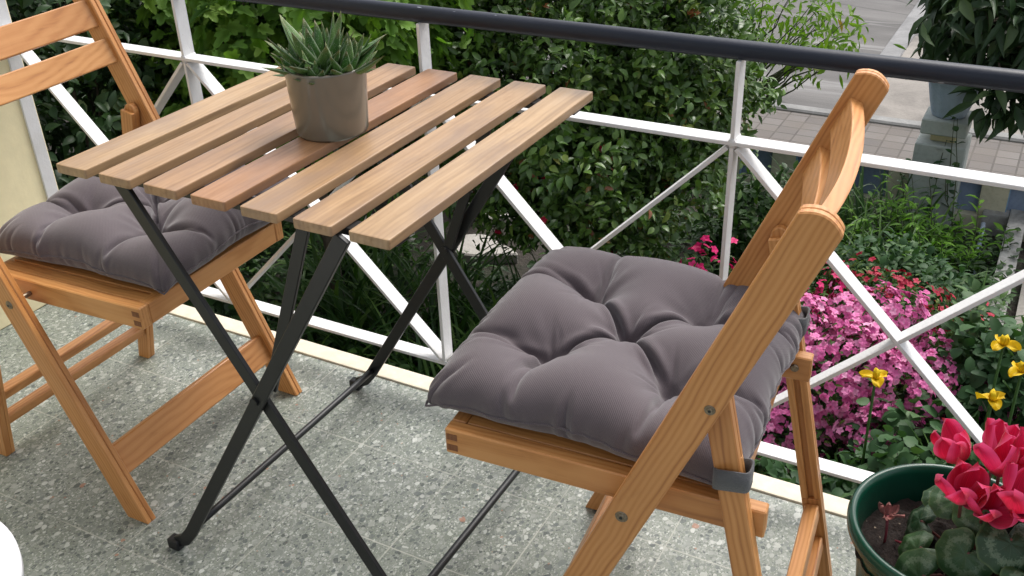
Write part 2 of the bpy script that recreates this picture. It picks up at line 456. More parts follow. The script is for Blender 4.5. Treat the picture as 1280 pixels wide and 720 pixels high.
# ------------------------------------------------------------------ foliage engine
def tmpl(kind):
    """leaf outlines: x along the midrib 0..1, y -.5..+.5, z fold/curl"""
    if kind == 'oval':       # pointed oval with midrib fold
        st = [(0, 0), (.18, .34), (.45, .5), (.72, .36), (1, 0)]
    elif kind == 'lance':
        st = [(0, 0), (.2, .32), (.42, .5), (.72, .34), (1, 0)]
    elif kind == 'round':
        st = [(0, 0), (.12, .36), (.4, .52), (.75, .42), (1, 0)]
    V = [(st[0][0], 0, 0)]; F = []
    rows = []
    for x, w in st[1:-1]:
        i = len(V); c = -.25 * (x - .1) ** 2
        V += [(x, w, .09 * w * 2 + c), (x, 0, c), (x, -w, .09 * w * 2 + c)]
        rows.append((i, i + 1, i + 2))
    V.append((1, 0, -.25)); tip = len(V) - 1
    a = rows[0]; F += [(0, a[1], a[0]), (0, a[2], a[1])]
    for r0, r1 in zip(rows, rows[1:]):
        F += [(r0[0], r0[1], r1[1]), (r0[0], r1[1], r1[0]), (r0[1], r0[2], r1[2]), (r0[1], r1[2], r1[1])]
    a = rows[-1]; F += [(a[0], a[1], tip), (a[1], a[2], tip)]
    return np.array(V, float), np.array(F, int)

def tmpl_lobed():
    ang = [(180, .0), (140, .36), (112, .60), (95, .40), (72, .66), (50, .72), (36, .52), (16, .86), (0, 1.0)]
    V = [(0, 0, 0)]; F = []
    pts = []
    for a, r in ang[1:]:
        pts.append((r * math.cos(R(a)) , r * math.sin(R(a)) * .85))
    full = pts + [(x, -y) for x, y in pts[-2::-1]]
    V = [(.12, 0, 0)] + [(.35 + .65 * x, .62 * y, .10 * abs(y) - .18 * x * x) for x, y in full]
    n = len(full)
    F = [(0, i + 2, i + 1) for i in range(n - 1)] + [(0, 1, n)]
    return np.array(V, float), np.array(F, int)

TM = {k: tmpl(k) for k in ('oval', 'lance', 'round')}
TM['lobed'] = tmpl_lobed()

def unit(a): return a / (np.linalg.norm(a, axis=-1, keepdims=True) + 1e-9)

def leaves(P, D, Nrm, L, W, kind, rnd):
    T, F = TM[kind]
    n = len(P)
    D = unit(D); S = unit(np.cross(Nrm, D)); N = np.cross(D, S)
    L = np.broadcast_to(L, n); W = np.broadcast_to(W, n)
    V = P[:, None, :] + D[:, None, :] * (T[None, :, 0:1] * L[:, None, None]) + S[:, None, :] * (T[None, :, 1:2] * W[:, None, None]) + N[:, None, :] * (T[None, :, 2:3] * L[:, None, None])
    k = len(T)
    FF = (F[None] + (np.arange(n) * k)[:, None, None]).reshape(-1, 3)
    return V.reshape(-1, 3), FF, np.repeat(rnd, k)

def leaf_obj(name, batches, mat, parent=None):
    V = []; F = []; A = []; n = 0
    for v, f, a in batches:
        V.append(v); F.append(f + n); A.append(a); n += len(v)
    return obj_np(name, np.concatenate(V), np.concatenate(F), mat, parent, True, {'rnd': ('FLOAT', np.concatenate(A))})

def crown_tips(center, rad, n, seed, lump=.28, shell=.45, lump_scale=1.6, flat_bottom=None):
    """branch tips spread through an uneven crown; returns points and outward directions"""
    rng = np.random.default_rng(seed)
    d = unit(rng.normal(size=(n, 3)))
    sc = np.array([1 + lump * 1.6 * mnoise.noise(Vector(tuple(x * lump_scale + seed))) + lump * .8 * mnoise.noise(Vector(tuple(x * lump_scale * 3.1 + seed))) for x in d])
    rr = (shell + (1 - shell) * rng.random(n) ** .6) * sc
    off = d * rr[:, None] * np.array(rad)
    if flat_bottom is not None:
        keep = off[:, 2] > flat_bottom
        off = off[keep]; d = d[keep]
    return np.array(center) + off, d

def rosettes(tips, out, per, spread, L, W, kind, seed, droop=.15, upn=.8, rndbias=None, lvar=.35):
    rng = np.random.default_rng(seed)
    n = len(tips) * per
    base = np.repeat(tips, per, 0) + rng.normal(size=(n, 3)) * spread
    o = np.repeat(out, per, 0)
    D = unit(o * .55 + rng.normal(size=(n, 3)) * .75 + np.array([0, 0, -droop]))
    N = unit(np.array([0, 0, upn]) + o * .6 + rng.normal(size=(n, 3)) * .38)
    l = L * (1 + lvar * rng.uniform(-1, 1, n)); w = W * (1 + lvar * rng.uniform(-1, 1, n))
    tone = np.clip(np.repeat(rng.normal(.45, .16, len(tips)), per) + rng.normal(0, .16, n), 0, 1)
    return leaves(base, D, N, l, w, kind, tone)

def wiggle(a, b, n, amp, seed):
    rng = np.random.default_rng(seed)
    t = np.linspace(0, 1, n)[:, None]
    p = np.array(a) * (1 - t) + np.array(b) * t
    w = np.cumsum(rng.normal(size=(n, 3)), 0) * amp / math.sqrt(n); w -= t * w[-1]
    return p + w * np.sin(t * math.pi) ** .5

def limbs(base, tips, r0, seed, fork, k=10):
    """trunk from base to fork and limbs to a sample of the tips"""
    rng = np.random.default_rng(seed)
    parts = [tube(wiggle(base, fork, 7, .05, seed), np.linspace(r0, r0 * .7, 7), 10)]
    sel = tips[rng.choice(len(tips), min(k, len(tips)), replace=False)]
    for i, t in enumerate(sel):
        parts.append(tube(wiggle(fork, t, 7, .08, seed + i + 1), np.linspace(r0 * .5, r0 * .1, 7), 6))
    return merge(parts)

# ------------------------------------------------------------------ camera (fitted to the photograph)
cam_d = bpy.data.cameras.new('camera')
cam = link(bpy.data.objects.new('camera', cam_d))
fw = Vector((-.4265, .757, -.4949)).normalized(); rt = Vector((.8796, .4747, -.032)); rt = (rt - fw * rt.dot(fw)).normalized(); up = rt.cross(fw)
cam.matrix_world = Matrix(((rt.x, up.x, -fw.x, .8789), (rt.y, up.y, -fw.y, -1.0809), (rt.z, up.z, -fw.z, 1.2039), (0, 0, 0, 1)))
cam_d.sensor_width = 36; cam_d.lens = 36 * 1260.4 / 1280
cam_d.clip_start = .02; cam_d.clip_end = 500
scene.camera = cam

# ------------------------------------------------------------------ light
w = bpy.data.worlds.new('World'); scene.world = w; w.use_nodes = True
sky = w.node_tree.nodes.new('ShaderNodeTexSky'); sky.sky_type = 'NISHITA'; sky.sun_disc = False
SUN_EL, SUN_AZ = 58.0, 12.0        # azimuth measured from +Y towards +X
sky.sun_elevation = R(SUN_EL); sky.sun_rotation = R(SUN_AZ); sky.air_density = 1.0; sky.dust_density = 4.0; sky.ozone_density = 1.0
bg = w.node_tree.nodes['Background']; bg.inputs['Strength'].default_value = .13
hs = w.node_tree.nodes.new('ShaderNodeHueSaturation'); hs.inputs['Saturation'].default_value = .35   # an overcast sky is nearly neutral
w.node_tree.links.new(sky.outputs[0], hs.inputs['Color']); w.node_tree.links.new(hs.outputs[0], bg.inputs['Color'])
sun_d = bpy.data.lights.new('sun', 'SUN'); sun_d.energy = 1.3; sun_d.angle = R(30); sun_d.color = (1, .965, .92)
sun = link(bpy.data.objects.new('sun', sun_d))
sd = Vector((math.sin(R(SUN_AZ)) * math.cos(R(SUN_EL)), math.cos(R(SUN_AZ)) * math.cos(R(SUN_EL)), math.sin(R(SUN_EL))))
sun.rotation_euler = sd.to_track_quat('Z', 'Y').to_euler(); sun.location = (0, 0, 6)
vs = scene.view_settings
vs.view_transform = 'Standard'; vs.look = 'None'; vs.exposure = .92; vs.gamma = 1.0

# ------------------------------------------------------------------ ground sheets
GZ = -1.75
def sheet(name, x0, x1, y0, y1, z, mat, nx=1, ny=1, bump=0.0, seed=0):
    xs = np.linspace(x0, x1, nx + 1); ys = np.linspace(y0, y1, ny + 1)
    V = []
    for y in ys:
        for x in xs:
            V.append((x, y, z + (bump * mnoise.noise(Vector((x * 1.3, y * 1.3, seed))) if bump else 0)))
    F = [(j * (nx + 1) + i, j * (nx + 1) + i + 1, (j + 1) * (nx + 1) + i + 1, (j + 1) * (nx + 1) + i) for j in range(ny) for i in range(nx)]
    return tag(obj_np(name, V, F, mat, None, bool(bump)), kind='structure')
sheet('ground', -150, 150, -150, 150, GZ - .03, M['soil'])
sheet('garden_soil', -7, 6, .3, 5.30, GZ, M['soil'], 90, 40, .05, 3)
sheet('pavement', -30, 30, 5.47, 7.02, GZ + .004, M['pavers'])
sheet('street', -60, 60, 7.15, 60, GZ - .008, M['street'])
sheet('concrete_apron', -.42, 6.0, 7.16, 9.7, GZ - .004, M['apron'])
W_ = Wood(); W_.box((-.62, 7.155, GZ - .05), (-.43, 13, GZ + .002), bev=.01)
tag(W_.build('gutter', M['gutter']), kind='structure')
W_ = Wood(); W_.box((-30, 7.02, GZ - .08), (30, 7.15, GZ + .03), bev=.015)
tag(W_.build('street_kerb', M['curb']), kind='structure')
sheet('garden_path', .98, 3.0, 2.6, 5.30, GZ + .055, M['path'])

# ------------------------------------------------------------------ balcony
RY = .312             # railing plane
W_ = Wood(); W_.box((-1.30, -2.6, -.16), (2.6, .3085, 0.0), bev=.002)
tag(W_.build('balcony_floor', M['terrazzo']), kind='structure')
W_ = Wood(); W_.box((-1.16, .3085, -.16), (2.6, .352, .004), bev=.003, seg=2)
tag(W_.build('floor_edge', M['kerb']), kind='structure')

wall = empty('balcony_wall', (-1.15, 0, 0))
tag(wall, 'cream rendered wall at the left edge, where the white railing ends', 'wall')
W_ = Wood(); W_.box((-.25, -2.6, -1.75), (.0, .335, 2.4), bev=.006, seg=2)
W_.build('wall_body', M['cream'], wall)
W_ = Wood(); W_.box((.0005, -2.6, .0), (.012, .28, .07), bev=.003)
W_.build('skirting', M['cream'], wall)

rail = empty('balcony_railing', (0, RY, 0))
tag(rail, 'white iron balcony railing with crossed flat bars under a round black handrail', 'railing')
ZB, ZM, ZH, HR = .0889, .6378, .7776, .01405
BD, BT = .0158, .0064
V, F = tube([(x, 0, ZH) for x in np.linspace(-1.148, 2.6, 40)], [HR] * 40, 24)
obj_np('handrail', V, F, M['pipe'], rail)
def bar(name, p, q, trim0=0, trim1=0):
    """flat bar on edge in the railing plane from (x,z) p to q"""
    p = np.array(p, float); q = np.array(q, float); d = (q - p) / np.linalg.norm(q - p)
    p = p + d * trim0; q = q - d * trim1; n = np.array([-d[1], d[0]]) * BT / 2
    wd = Wood(); wd.prism([tuple(p - n), tuple(q - n), tuple(q + n), tuple(p + n)], -BD, BD, (d[0], 0, d[1]), .0007)
    o = wd.build(name, M['white'], rail); return o
XS = [-1.146, -.6106, -.0580, .4838, 1.035, 1.586, 2.137]
W_ = Wood(); W_.box((-1.1485, -BD, ZM), (2.6, BD, ZM + BT), bev=.0008); W_.build('mid_rail', M['white'], rail)
W_ = Wood(); W_.box((-1.1485, -BD, ZB), (2.6, BD, ZB + BT), bev=.0008); W_.build('bottom_rail', M['white'], rail)
W_ = Wood(); W_.box((-1.1492, -BD, -.0), (-1.1432, BD, 1.6), bev=.0008); W_.build('post', M['white'], rail)
for i, x in enumerate(XS[1:]):
    W_ = Wood()
    W_.prism([(x - BT / 2, ZM + BT + .0005), (x + BT / 2, ZM + BT + .0005), (x + BT / 2, ZH - HR * .9), (x - BT / 2, ZH - HR * .9)], -BD + .001, BD - .001, (0, 0, 1), .0007)
    W_.prism([(x - BT / 2, ZB + BT + .0005), (x + BT / 2, ZB + BT + .0005), (x + BT / 2, ZM - .0005), (x - BT / 2, ZM - .0005)], -BD + .001, BD - .001, (0, 0, 1), .0007)
    # welds
    W_.prism([(x - .008, ZM - .001), (x, ZM - .009), (x + .008, ZM - .001)], -BD + .004, BD - .004, (1, 0, 0), .0006)
    if i in (2, 5): W_.prism([(x - BT / 2, .004), (x + BT / 2, .004), (x + BT / 2, ZB - .0005), (x - BT / 2, ZB - .0005)], -BD + .001, BD - .001, (0, 0, 1), .0007)
    W_.build('post', M['white'], rail)
    # lumpy painted weld beads where the bars meet
    rb = random.Random(i)
    for (zz, sg) in ((ZM, -1), (ZM + BT, 1), (ZB + BT, 1)):
        pth = [(x + rb.uniform(-.0006, .0006), yy, zz - sg * .0006) for yy in np.linspace(-BD + .0005, BD - .0005, 11)]
        V, F = tube(pth, [rb.uniform(.0040, .0056) for _ in pth], 10); obj_np('weld', V, F, M['white'], rail)
for x0, x1 in zip(XS, XS[1:]):
    a0, a1 = x0 + .004, x1 - .004
    z0, z1 = ZB + BT + .001, ZM - .002
    bar('brace', (a0, z1), (a1, z0), .004, .004)
    xm, zm = (a0 + a1) / 2, (z0 + z1) / 2
    d = np.array([a1 - a0, z1 - z0]); d /= np.linalg.norm(d)
    # the second diagonal is cut where it meets the first
    p, q, c = np.array((a0, z0)), np.array((a1, z1)), np.array((xm, zm))
    n = np.array([-d[1], d[0]]) * BT / 2
    wd = Wood()
    for s, e in ((p + d * .004, c - d * .0035), (c + d * .0035, q - d * .004)):
        wd.prism([tuple(s - n), tuple(e - n), tuple(e + n), tuple(s + n)], -BD + .0008, BD - .0008, (d[0], 0, d[1]), .0007)
    wd.build('brace', M['white'], rail)

# ------------------------------------------------------------------ folding table
table = empty('folding_table', (0, 0, 0))
tag(table, 'small folding bistro table, seven pale wooden slats on black crossed metal legs', 'table')
pt_, sw = .54 / 6.7, .7 * .54 / 6.7
W_ = Wood(); tone = []
tones = [.0, .05, .25, .6, .08, .1, .0]
for i in range(7):
    x0 = -.27 + i * pt_
    n0 = W_.n
    bm = bmesh.new(); bmesh.ops.create_cube(bm, size=1)
    for v in bm.verts: v.co = Vector((x0 + sw / 2 + v.co.x * sw, v.co.y * .55, .6934 + v.co.z * .0132))
    vert = [e for e in bm.edges if abs(e.verts[0].co.z - e.verts[1].co.z) > .006]
    bmesh.ops.bevel(bm, geom=vert, offset=.003, segments=3, profile=.5, affect='EDGES')
    bmesh.ops.bevel(bm, geom=[e for e in bm.edges if e.calc_face_angle(0) > R(50)], offset=.0018, segments=2, profile=.6, affect='EDGES')
    W_.add_bm(bm, (0, 1, 0)); tone += [tones[i]] * (W_.n - n0)
o = obj_np('tabletop', W_.V, W_.F, M['table'], table, False, {'gv': ('FLOAT_VECTOR', W_.G), 'bt': ('FLOAT', W_.B), 'tone': ('FLOAT', tone)})
for y in (-.236, .236):
    W_ = Wood(); W_.box((-.262, y - .012, .677), (.262, y + .012, .6865), bev=.001)
    W_.build('under_rail', M['steel'], table)
def leg_path(pts, w):
    pts = [np.array(p, float) for p in pts]; A = []; B = []
    for i, p in enumerate(pts):
        ds = []
        if i > 0: ds.append((p - pts[i - 1]) / np.linalg.norm(p - pts[i - 1]))
        if i < len(pts) - 1: ds.append((pts[i + 1] - p) / np.linalg.norm(pts[i + 1] - p))
        d = sum(ds); d /= np.linalg.norm(d); n = np.array([-d[1], d[0]])
        k = w / 2 / max(.5, abs(n.dot(np.array([-ds[0][1], ds[0][0]]))))
        A.append(tuple(p + n * k)); B.append(tuple(p - n * k))
    return A + B[::-1]
for side in (-1, 1):
    for s in (-1, 1):
        # s=-1: foot at left, top at right (outer leg); s=1 the other way (inner leg)
        y0 = side * (.256 if s < 0 else .2445)
        yy = sorted((y0 - .004, y0 + .004))
        pts = [(s * .246, .016), (s * .226, .028), (s * .207, .052), (-s * .190, .6785)]
        W_ = Wood(); W_.prism(leg_path(pts, .0215), yy[0], yy[1], (.5, 0, .8), .0012)
        lg = W_.build('leg', M['steel'], table)
        W_ = Wood(); W_.box((s * .252 - .012, y0 - .0095, .0), (s * .252 + .012, y0 + .0095, .021), bev=.005, seg=3)
        W_.build('foot_cap', M['rubber'], lg, True)
    V, F = tube([(.0, side * .238, .3845), (.0, side * .264, .3845)], [.0065, .0065], 12)
    obj_np('rivet', V, F, M['steel'], table, False)
    W_ = Wood(); W_.prism(leg_path([(.012, .395), (.119, .6785)], .018), *sorted((side * .2335, side * .2395)), (.4, 0, .8), .001)
    W_.build('folding_brace', M['steel'], table)
for s in (-1, 1):
    V, F = tube([(s * .2045, y, .058) for y in np.linspace(-.25, .25, 9)], [.0062] * 9, 12)
    obj_np('cross_bar', V, F, M['steel'], table)

# ------------------------------------------------------------------ chairs
CB, UT, ZT = .2183, .3461, .8085
BS, BR = .1742, .1952
UF, ZF, UR, ZR, SH = -.081, .4264, .3212, .4162, .0385
URE = .3785
dpost = np.array([UT, ZT]) / math.hypot(UT, ZT); LP = math.hypot(UT, ZT); npost = np.array([dpost[1], -dpost[0]])
def outline_post(hw=.0225):
    pts = []
    for s in (-1, 1):
        # where the edge meets the floor
        e = npost * hw * s; t = -e[1] / dpost[1]; pts.append(tuple(e + dpost * t))
    top = []
    for k in range(9):
        a = -1 + 2 * k / 8
        top.append(tuple(dpost * (LP - .0095 * a * a) + npost * hw * -a))
    return [pts[0], pts[1]] + top
def on_post(a, off=0): return dpost * LP * a + npost * off
b1 = on_post(.7147, .0109)
dre = np.array([URE, 0]) - b1; dre /= np.linalg.norm(dre); nre = np.array([-dre[1], dre[0]])
LRE = np.linalg.norm(np.array([URE, 0]) - b1)
def outline_rear(hw=.0145):
    pts = []
    for s in (1, -1):
        e = b1 + nre * hw * s; t = -e[1] / dre[1]; pts.append(tuple(e + dre * t))
    arc = [tuple(b1 - dre * .022 * math.sin(R(180 * k / 8)) + nre * hw * -math.cos(R(180 * k / 8))) for k in range(9)]
    return pts + arc
def rp(t, s): return tuple(b1 + dre * t + nre * s)
def make_chair(loc, rz, label):
    root = empty('folding_chair', loc, rz); tag(root, label, 'chair', 'wooden folding chairs at the table')
    for s in (-1, 1):
        W_ = Wood(); lo, hi = sorted((s * CB, s * (CB - .02)))
        # two layers leave the fine groove down the edges of the post
        W_.prism(outline_post(), lo, lo + .0099, (dpost[0], 0, dpost[1]), .0016)
        sv = W_.G[0]
        W_.prism(outline_post(.0222), lo + .0101, hi, (dpost[0], 0, dpost[1]), .0016, off=None)
        W_.prism([tuple(on_post(.03, -.0195)), tuple(on_post(.03, .0195)), tuple(on_post(.984, .0195)), tuple(on_post(.984, -.0195))], lo + .004, hi - .004, (dpost[0], 0, dpost[1]), 0)
        lg = W_.build('leg', M['chair'], root)
        for bp, rr in ((b1, .0062), (on_post(.4907, -.004), .0078)):
            V = []; parts = []
            parts.append(tube([(bp[0], s * CB, bp[1]), (bp[0], s * (CB + .0012), bp[1])], [rr, rr * .9], 16))
            parts.append(tube([(bp[0], s * (CB + .0010), bp[1]), (bp[0], s * (CB + .0026), bp[1])], [rr * .62, rr * .5], 12))
            V, F = merge(parts); obj_np('bolt', V, F, M['bolt'], lg, False)
            V, F = tube([(bp[0], s * (CB + .0024), bp[1]), (bp[0], s * (CB + .0030), bp[1])], [rr * .30, rr * .28], 6); obj_np('bolt_socket', V, F, M['steel'], lg, False)
        # rear leg: slotted inner face
        W_ = Wood(); out_, inn = s * BR, s * (BR - .02)
        m_ = s * (BR - .012); ax = (dre[0], 0, dre[1])
        W_.prism(outline_rear(), *sorted((out_, m_)), ax, .0014)
        sa, sb = .085, LRE - .16
        W_.prism(outline_rear()[2:] + [rp(sa, .0145), rp(sa, -.0145)][::1], *sorted((m_, inn)), ax, .0008) if False else None
        lay = sorted((m_ - s * .0001, inn))
        W_.prism([rp(-.008, .0145), rp(-.008, -.0145), rp(sa, -.0145), rp(sa, .0145)], *lay, ax, .001)
        for q in (-1, 1):
            W_.prism([rp(sa + .0002, q * .0145), rp(sa + .0002, q * .0042), rp(sb, q * .0042), rp(sb, q * .0145)], *lay, ax, .0008)
        e0 = outline_rear()
        W_.prism([rp(sb + .0002, .0145), rp(sb + .0002, -.0145), e0[1], e0[0]], *lay, ax, .001)
        W_.build('leg', M['chair'], root)
    # seat frame
    W_ = Wood()
    def zt(u): return ZF + (ZR - ZF) * (u - UF) / (UR - UF)
    for s in (-1, 1):
        lo, hi = sorted((s * BS, s * (BS - .02)))
        W_.prism([(UF, zt(UF)), (UF, zt(UF) - SH), (UR, zt(UR) - SH), (UR, zt(UR))], lo, hi, (1, 0, 0), .0018)
        for k in range(2):
            z0 = zt(UF) - .007 - k * .0165
            W_.box((UF + .002, s * BS - (.001 if s > 0 else .0007), z0 - .0095), (UF + .017, s * BS + (.0007 if s > 0 else .001), z0), (0, 1, 0), .0004, mi=1)
        bz = (UR - .02, zt(UR) - SH / 2)
        W_.build
    W_.box((UF + .0004, -BS + .0204, ZF - SH + .0005), (UF + .02, BS - .0204, ZF - .0004), (0, 1, 0), .0016)
    W_.box((.265, -BS + .0204, ZR - SH + .004), (.285, BS - .0204, ZR - .0075), (0, 1, 0), .0016)
    sf = W_.build('seat_frame', [M['chair'], M['chair_end']], root)
    for s in (-1, 1):
        parts = [tube([(on_post(.4907)[0], s * (BS - .004), on_post(.4907)[1]), (on_post(.4907)[0], s * CB * .985, on_post(.4907)[1])], [.004, .004], 10),
                 tube([(UR - .022, s * (BS - .0212), zt(UR) - SH * .45), (UR - .022, s * (BS - .0235), zt(UR) - SH * .45)][::1], [.0062, .005], 14),
                 tube([(UR - .022, s * (BS - .012), zt(UR) - SH * .45), (UR - .022, s * (BR - .002), zt(UR) - SH * .45)], [.003, .003], 10)]
        for V, F in parts: obj_np('pin', V, F, M['bolt'], sf, False)
    W_ = Wood()
    ns = 11; wv = (2 * BS - .0416) / ns
    for k in range(ns):
        y = -BS + .0208 + wv * k
        W_.prism([(UF + .0205, zt(UF + .02) - .002), (UF + .0205, zt(UF + .02) - .014), (.2645, zt(.26) - .014), (.2645, zt(.26) - .002)], y + .0022, y + wv - .0022, (1, 0, 0), .001)
    W_.build('seat', M['chair'], root)
    # bowed back slats
    for a0, a1 in ((.900, .958), (.822, .874)):
        nseg = 14; bow = .020; th = .0085
        W_ = Wood(); bm = bmesh.new(); rows = []
        for k in range(nseg + 1):
            v = -CB + .0195 + (2 * CB - .039) * k / nseg
            f = 1 - (2 * k / nseg - 1) ** 2
            o_ = bow * f
            ring = []
            for (a, e) in ((a0, -th), (a1, -th), (a1, th), (a0, th)):
                p = on_post(a, e + o_ - .004); ring.append(bm.verts.new((p[0], v, p[1])))
            rows.append(ring)
        for r0, r1 in zip(rows, rows[1:]):
            for k in range(4): bm.faces.new((r0[k], r1[k], r1[(k + 1) % 4], r0[(k + 1) % 4]))
        bm.faces.new(rows[0][::-1]); bm.faces.new(rows[-1])
        bmesh.ops.recalc_face_normals(bm, faces=bm.faces)
        bmesh.ops.bevel(bm, geom=[e for e in bm.edges if e.calc_face_angle(0) > R(50)], offset=.002, segments=2, profile=.6, affect='EDGES')
        W_.add_bm(bm, (0, 1, 0)); W_.build('back_slat', M['chair'], root)
    # wide front stretcher between the posts
    W_ = Wood()
    c0, c1 = on_post(.092), on_post(.158)
    n_ = npost * .008
    W_.prism([tuple(c0 - n_), tuple(c0 + n_), tuple(c1 + n_), tuple(c1 - n_)], -CB + .0195, CB - .0195, (0, 1, 0), .002)
    W_.build('stretcher', M['chair'], root)
    for z in (.078, .138):
        t = LRE - z / -dre[1] if False else (b1[1] - z) / -dre[1]
        W_ = Wood(); h = .0105
        W_.prism([rp(t - h, -h), rp(t - h, h), rp(t + h, h), rp(t + h, -h)], -BR + .0203, BR - .0203, (0, 1, 0), .002)
        W_.build('rung', M['chair'], root)
    return root
chairR = make_chair((.3653, -.0599, 0), .0912, 'wooden folding chair on the right, its back towards the viewer beside the potted cyclamen')
chairL = make_chair((-.3654, -.0222, 0), math.pi + .0214, 'wooden folding chair on the left, standing against the cream wall')

# ------------------------------------------------------------------ tufted seat cushions: cloth inflated between seams
def inflate(N=58, size=.490, height=.16, steps=260, seed=1, tie=.006):
    rng = np.random.default_rng(seed)
    idx = np.arange(N * N).reshape(N, N)
    g = np.linspace(-size / 2, size / 2, N)
    X, Y = np.meshgrid(g, g, indexing='ij')
    xn, yn = X / (size / 2), Y / (size / 2)
    X, Y = X * np.sqrt(1 - .12 * yn ** 4), Y * np.sqrt(1 - .12 * xn ** 4)      # the cloth is cut with rounded corners
    top = np.stack([X, Y, np.full_like(X, .012)], -1).reshape(-1, 3)
    bmap = idx.copy(); inner = np.zeros((N, N), bool); inner[1:-1, 1:-1] = True
    bmap[inner] = N * N + np.arange(inner.sum())
    bot = np.stack([X, Y, np.full_like(X, -.012)], -1)[inner]
    P = np.concatenate([top, bot]); P[:, 2] += rng.normal(0, .0012, len(P))
    rest = np.stack([X, Y], -1).reshape(-1, 2)
    uv = np.concatenate([rest, rest.reshape(N, N, 2)[inner]])
    cons = []; flat = uv
    h = g[1] - g[0]
    def addc(a, b, l, k):
        if len(a): cons.append((a, b, np.linalg.norm(flat[a] - flat[b], axis=1, keepdims=True) * gs, k))
    GB = .845                                   # the base panel and the seam are smaller than the top
    for s, mp in enumerate((idx, bmap)):
        gs = GB if s else 1.
        for di, dj, k in ((1, 0, 1.), (0, 1, 1.), (1, 1, .45), (1, -1, .45), (2, 0, .07), (0, 2, .07)):
            i0 = np.arange(N - di); j0 = np.arange(max(0, -dj), N - max(0, dj))
            I, Jj = np.meshgrid(i0, j0, indexing='ij')
            a = mp[I, Jj]; b = mp[I + di, Jj + dj]
            par = (I // max(1, di)) % 2 if di else (Jj // max(1, abs(dj))) % 2
            for c in (0, 1):
                m = par == c
                if di and dj:
                    for c2 in (0, 1):
                        m2 = m & (Jj % 2 == c2); addc(a[m2], b[m2], h * math.hypot(di, dj), k)
                else: addc(a[m], b[m], h * max(di, abs(dj)), k)
    rim = np.concatenate([idx[0, :], idx[1:, -1], idx[-1, -2::-1], idx[-2:0:-1, 0]])
    ra, rb = rim, np.roll(rim, -1)
    for c in (0, 1):
        for _ in range(2): cons.append((ra[c::2], rb[c::2], h * GB, 1.))
    faces = []
    for mp, fl in ((idx, False), (bmap, True)):
        a, b, c, d = mp[:-1, :-1].ravel(), mp[1:, :-1].ravel(), mp[1:, 1:].ravel(), mp[:-1, 1:].ravel()
        faces.append(np.stack([a, b, c, d] if not fl else [a, d, c, b], 1))
    FQ = np.concatenate(faces)
    q = int(round(.318 * (N - 1))); m = (N - 1) // 2
    tu = [(q, q), (q, N - 1 - q), (N - 1 - q, q), (N - 1 - q, N - 1 - q), (m, m)]
    nb9 = [(0, 0, tie)] + [(a, b, tie + .012) for a, b in ((1, 0), (-1, 0), (0, 1), (0, -1))] + [(a, b, tie + .019) for a, b in ((1, 1), (-1, 1), (1, -1), (-1, -1))]
    ta = np.array([idx[i + a, j + b] for i, j in tu for a, b, _ in nb9]); tb = np.array([bmap[i + a, j + b] for i, j in tu for a, b, _ in nb9])
    tl = np.array([l for _ in tu for _, _, l in nb9])
    # stitched-in valleys: from the middle tuft to the others, and from each outer tuft towards the two near edges
    la, lb, ll = [], [], []
    def valley(p0, p1, depth0, rise):
        n_ = int(max(abs(p1[0] - p0[0]), abs(p1[1] - p0[1])))
        for k_ in range(2, n_):
            f_ = k_ / n_; i_ = int(round(p0[0] + (p1[0] - p0[0]) * f_)); j_ = int(round(p0[1] + (p1[1] - p0[1]) * f_))
            if p1 not in tu and f_ > .5: continue
            la.append(idx[i_, j_]); lb.append(bmap[i_, j_]); ll.append(depth0 + rise * (math.sin(f_ * math.pi) if p1 in tu else f_ ** 1.3))
    for t_ in tu[:4]:
        valley((m, m), t_, .022, .042)
        ei = 3 if t_[0] < m else N - 4; ej = 4 if t_[1] < m else N - 5
        valley(t_, (ei, t_[1] + (1 if t_[1] < m else -1)), .024, .062); valley(t_, (t_[0] + (1 if t_[0] < m else -1), ej), .024, .062)
    ta = np.concatenate([ta, la]); tb = np.concatenate([tb, lb]); tl = np.concatenate([tl, ll])[:, None]
    Vel = np.zeros_like(P)
    for st in range(steps):
        e1 = P[FQ[:, 2]] - P[FQ[:, 0]]; e2 = P[FQ[:, 3]] - P[FQ[:, 1]]
        fn = np.cross(e1, e2) * .5
        Fv = np.zeros_like(P)
        for k in range(4): np.add.at(Fv, FQ[:, k], fn / 4)
        ramp = min(1, st / 60)
        Vel = Vel * .93 + Fv / (h * h) * 4.8e-4 * ramp + np.array([0, 0, -6e-5])
        P0 = P.copy(); P = P + Vel
        for it in range(6):
            for a, b, l, k in cons:
                d = P[b] - P[a]; L = np.linalg.norm(d, axis=1, keepdims=True) + 1e-9
                cst = L - l
                kk = np.where(cst > 0, k, k * .14)
                corr = d / L * cst * .5 * kk
                P[a] += corr; P[b] -= corr
            d = P[tb] - P[ta]; L = np.linalg.norm(d, axis=1, keepdims=True) + 1e-9
            corr = d / L * np.maximum(L - tl, 0); P[ta] += corr * .88; P[tb] -= corr * .12
        P[:, 2] = np.clip(P[:, 2], -.030, height)
        Vel = np.clip(P - P0, -.004, .004) * .9
    P[:, 2] += .030
    return P, FQ, uv, tu
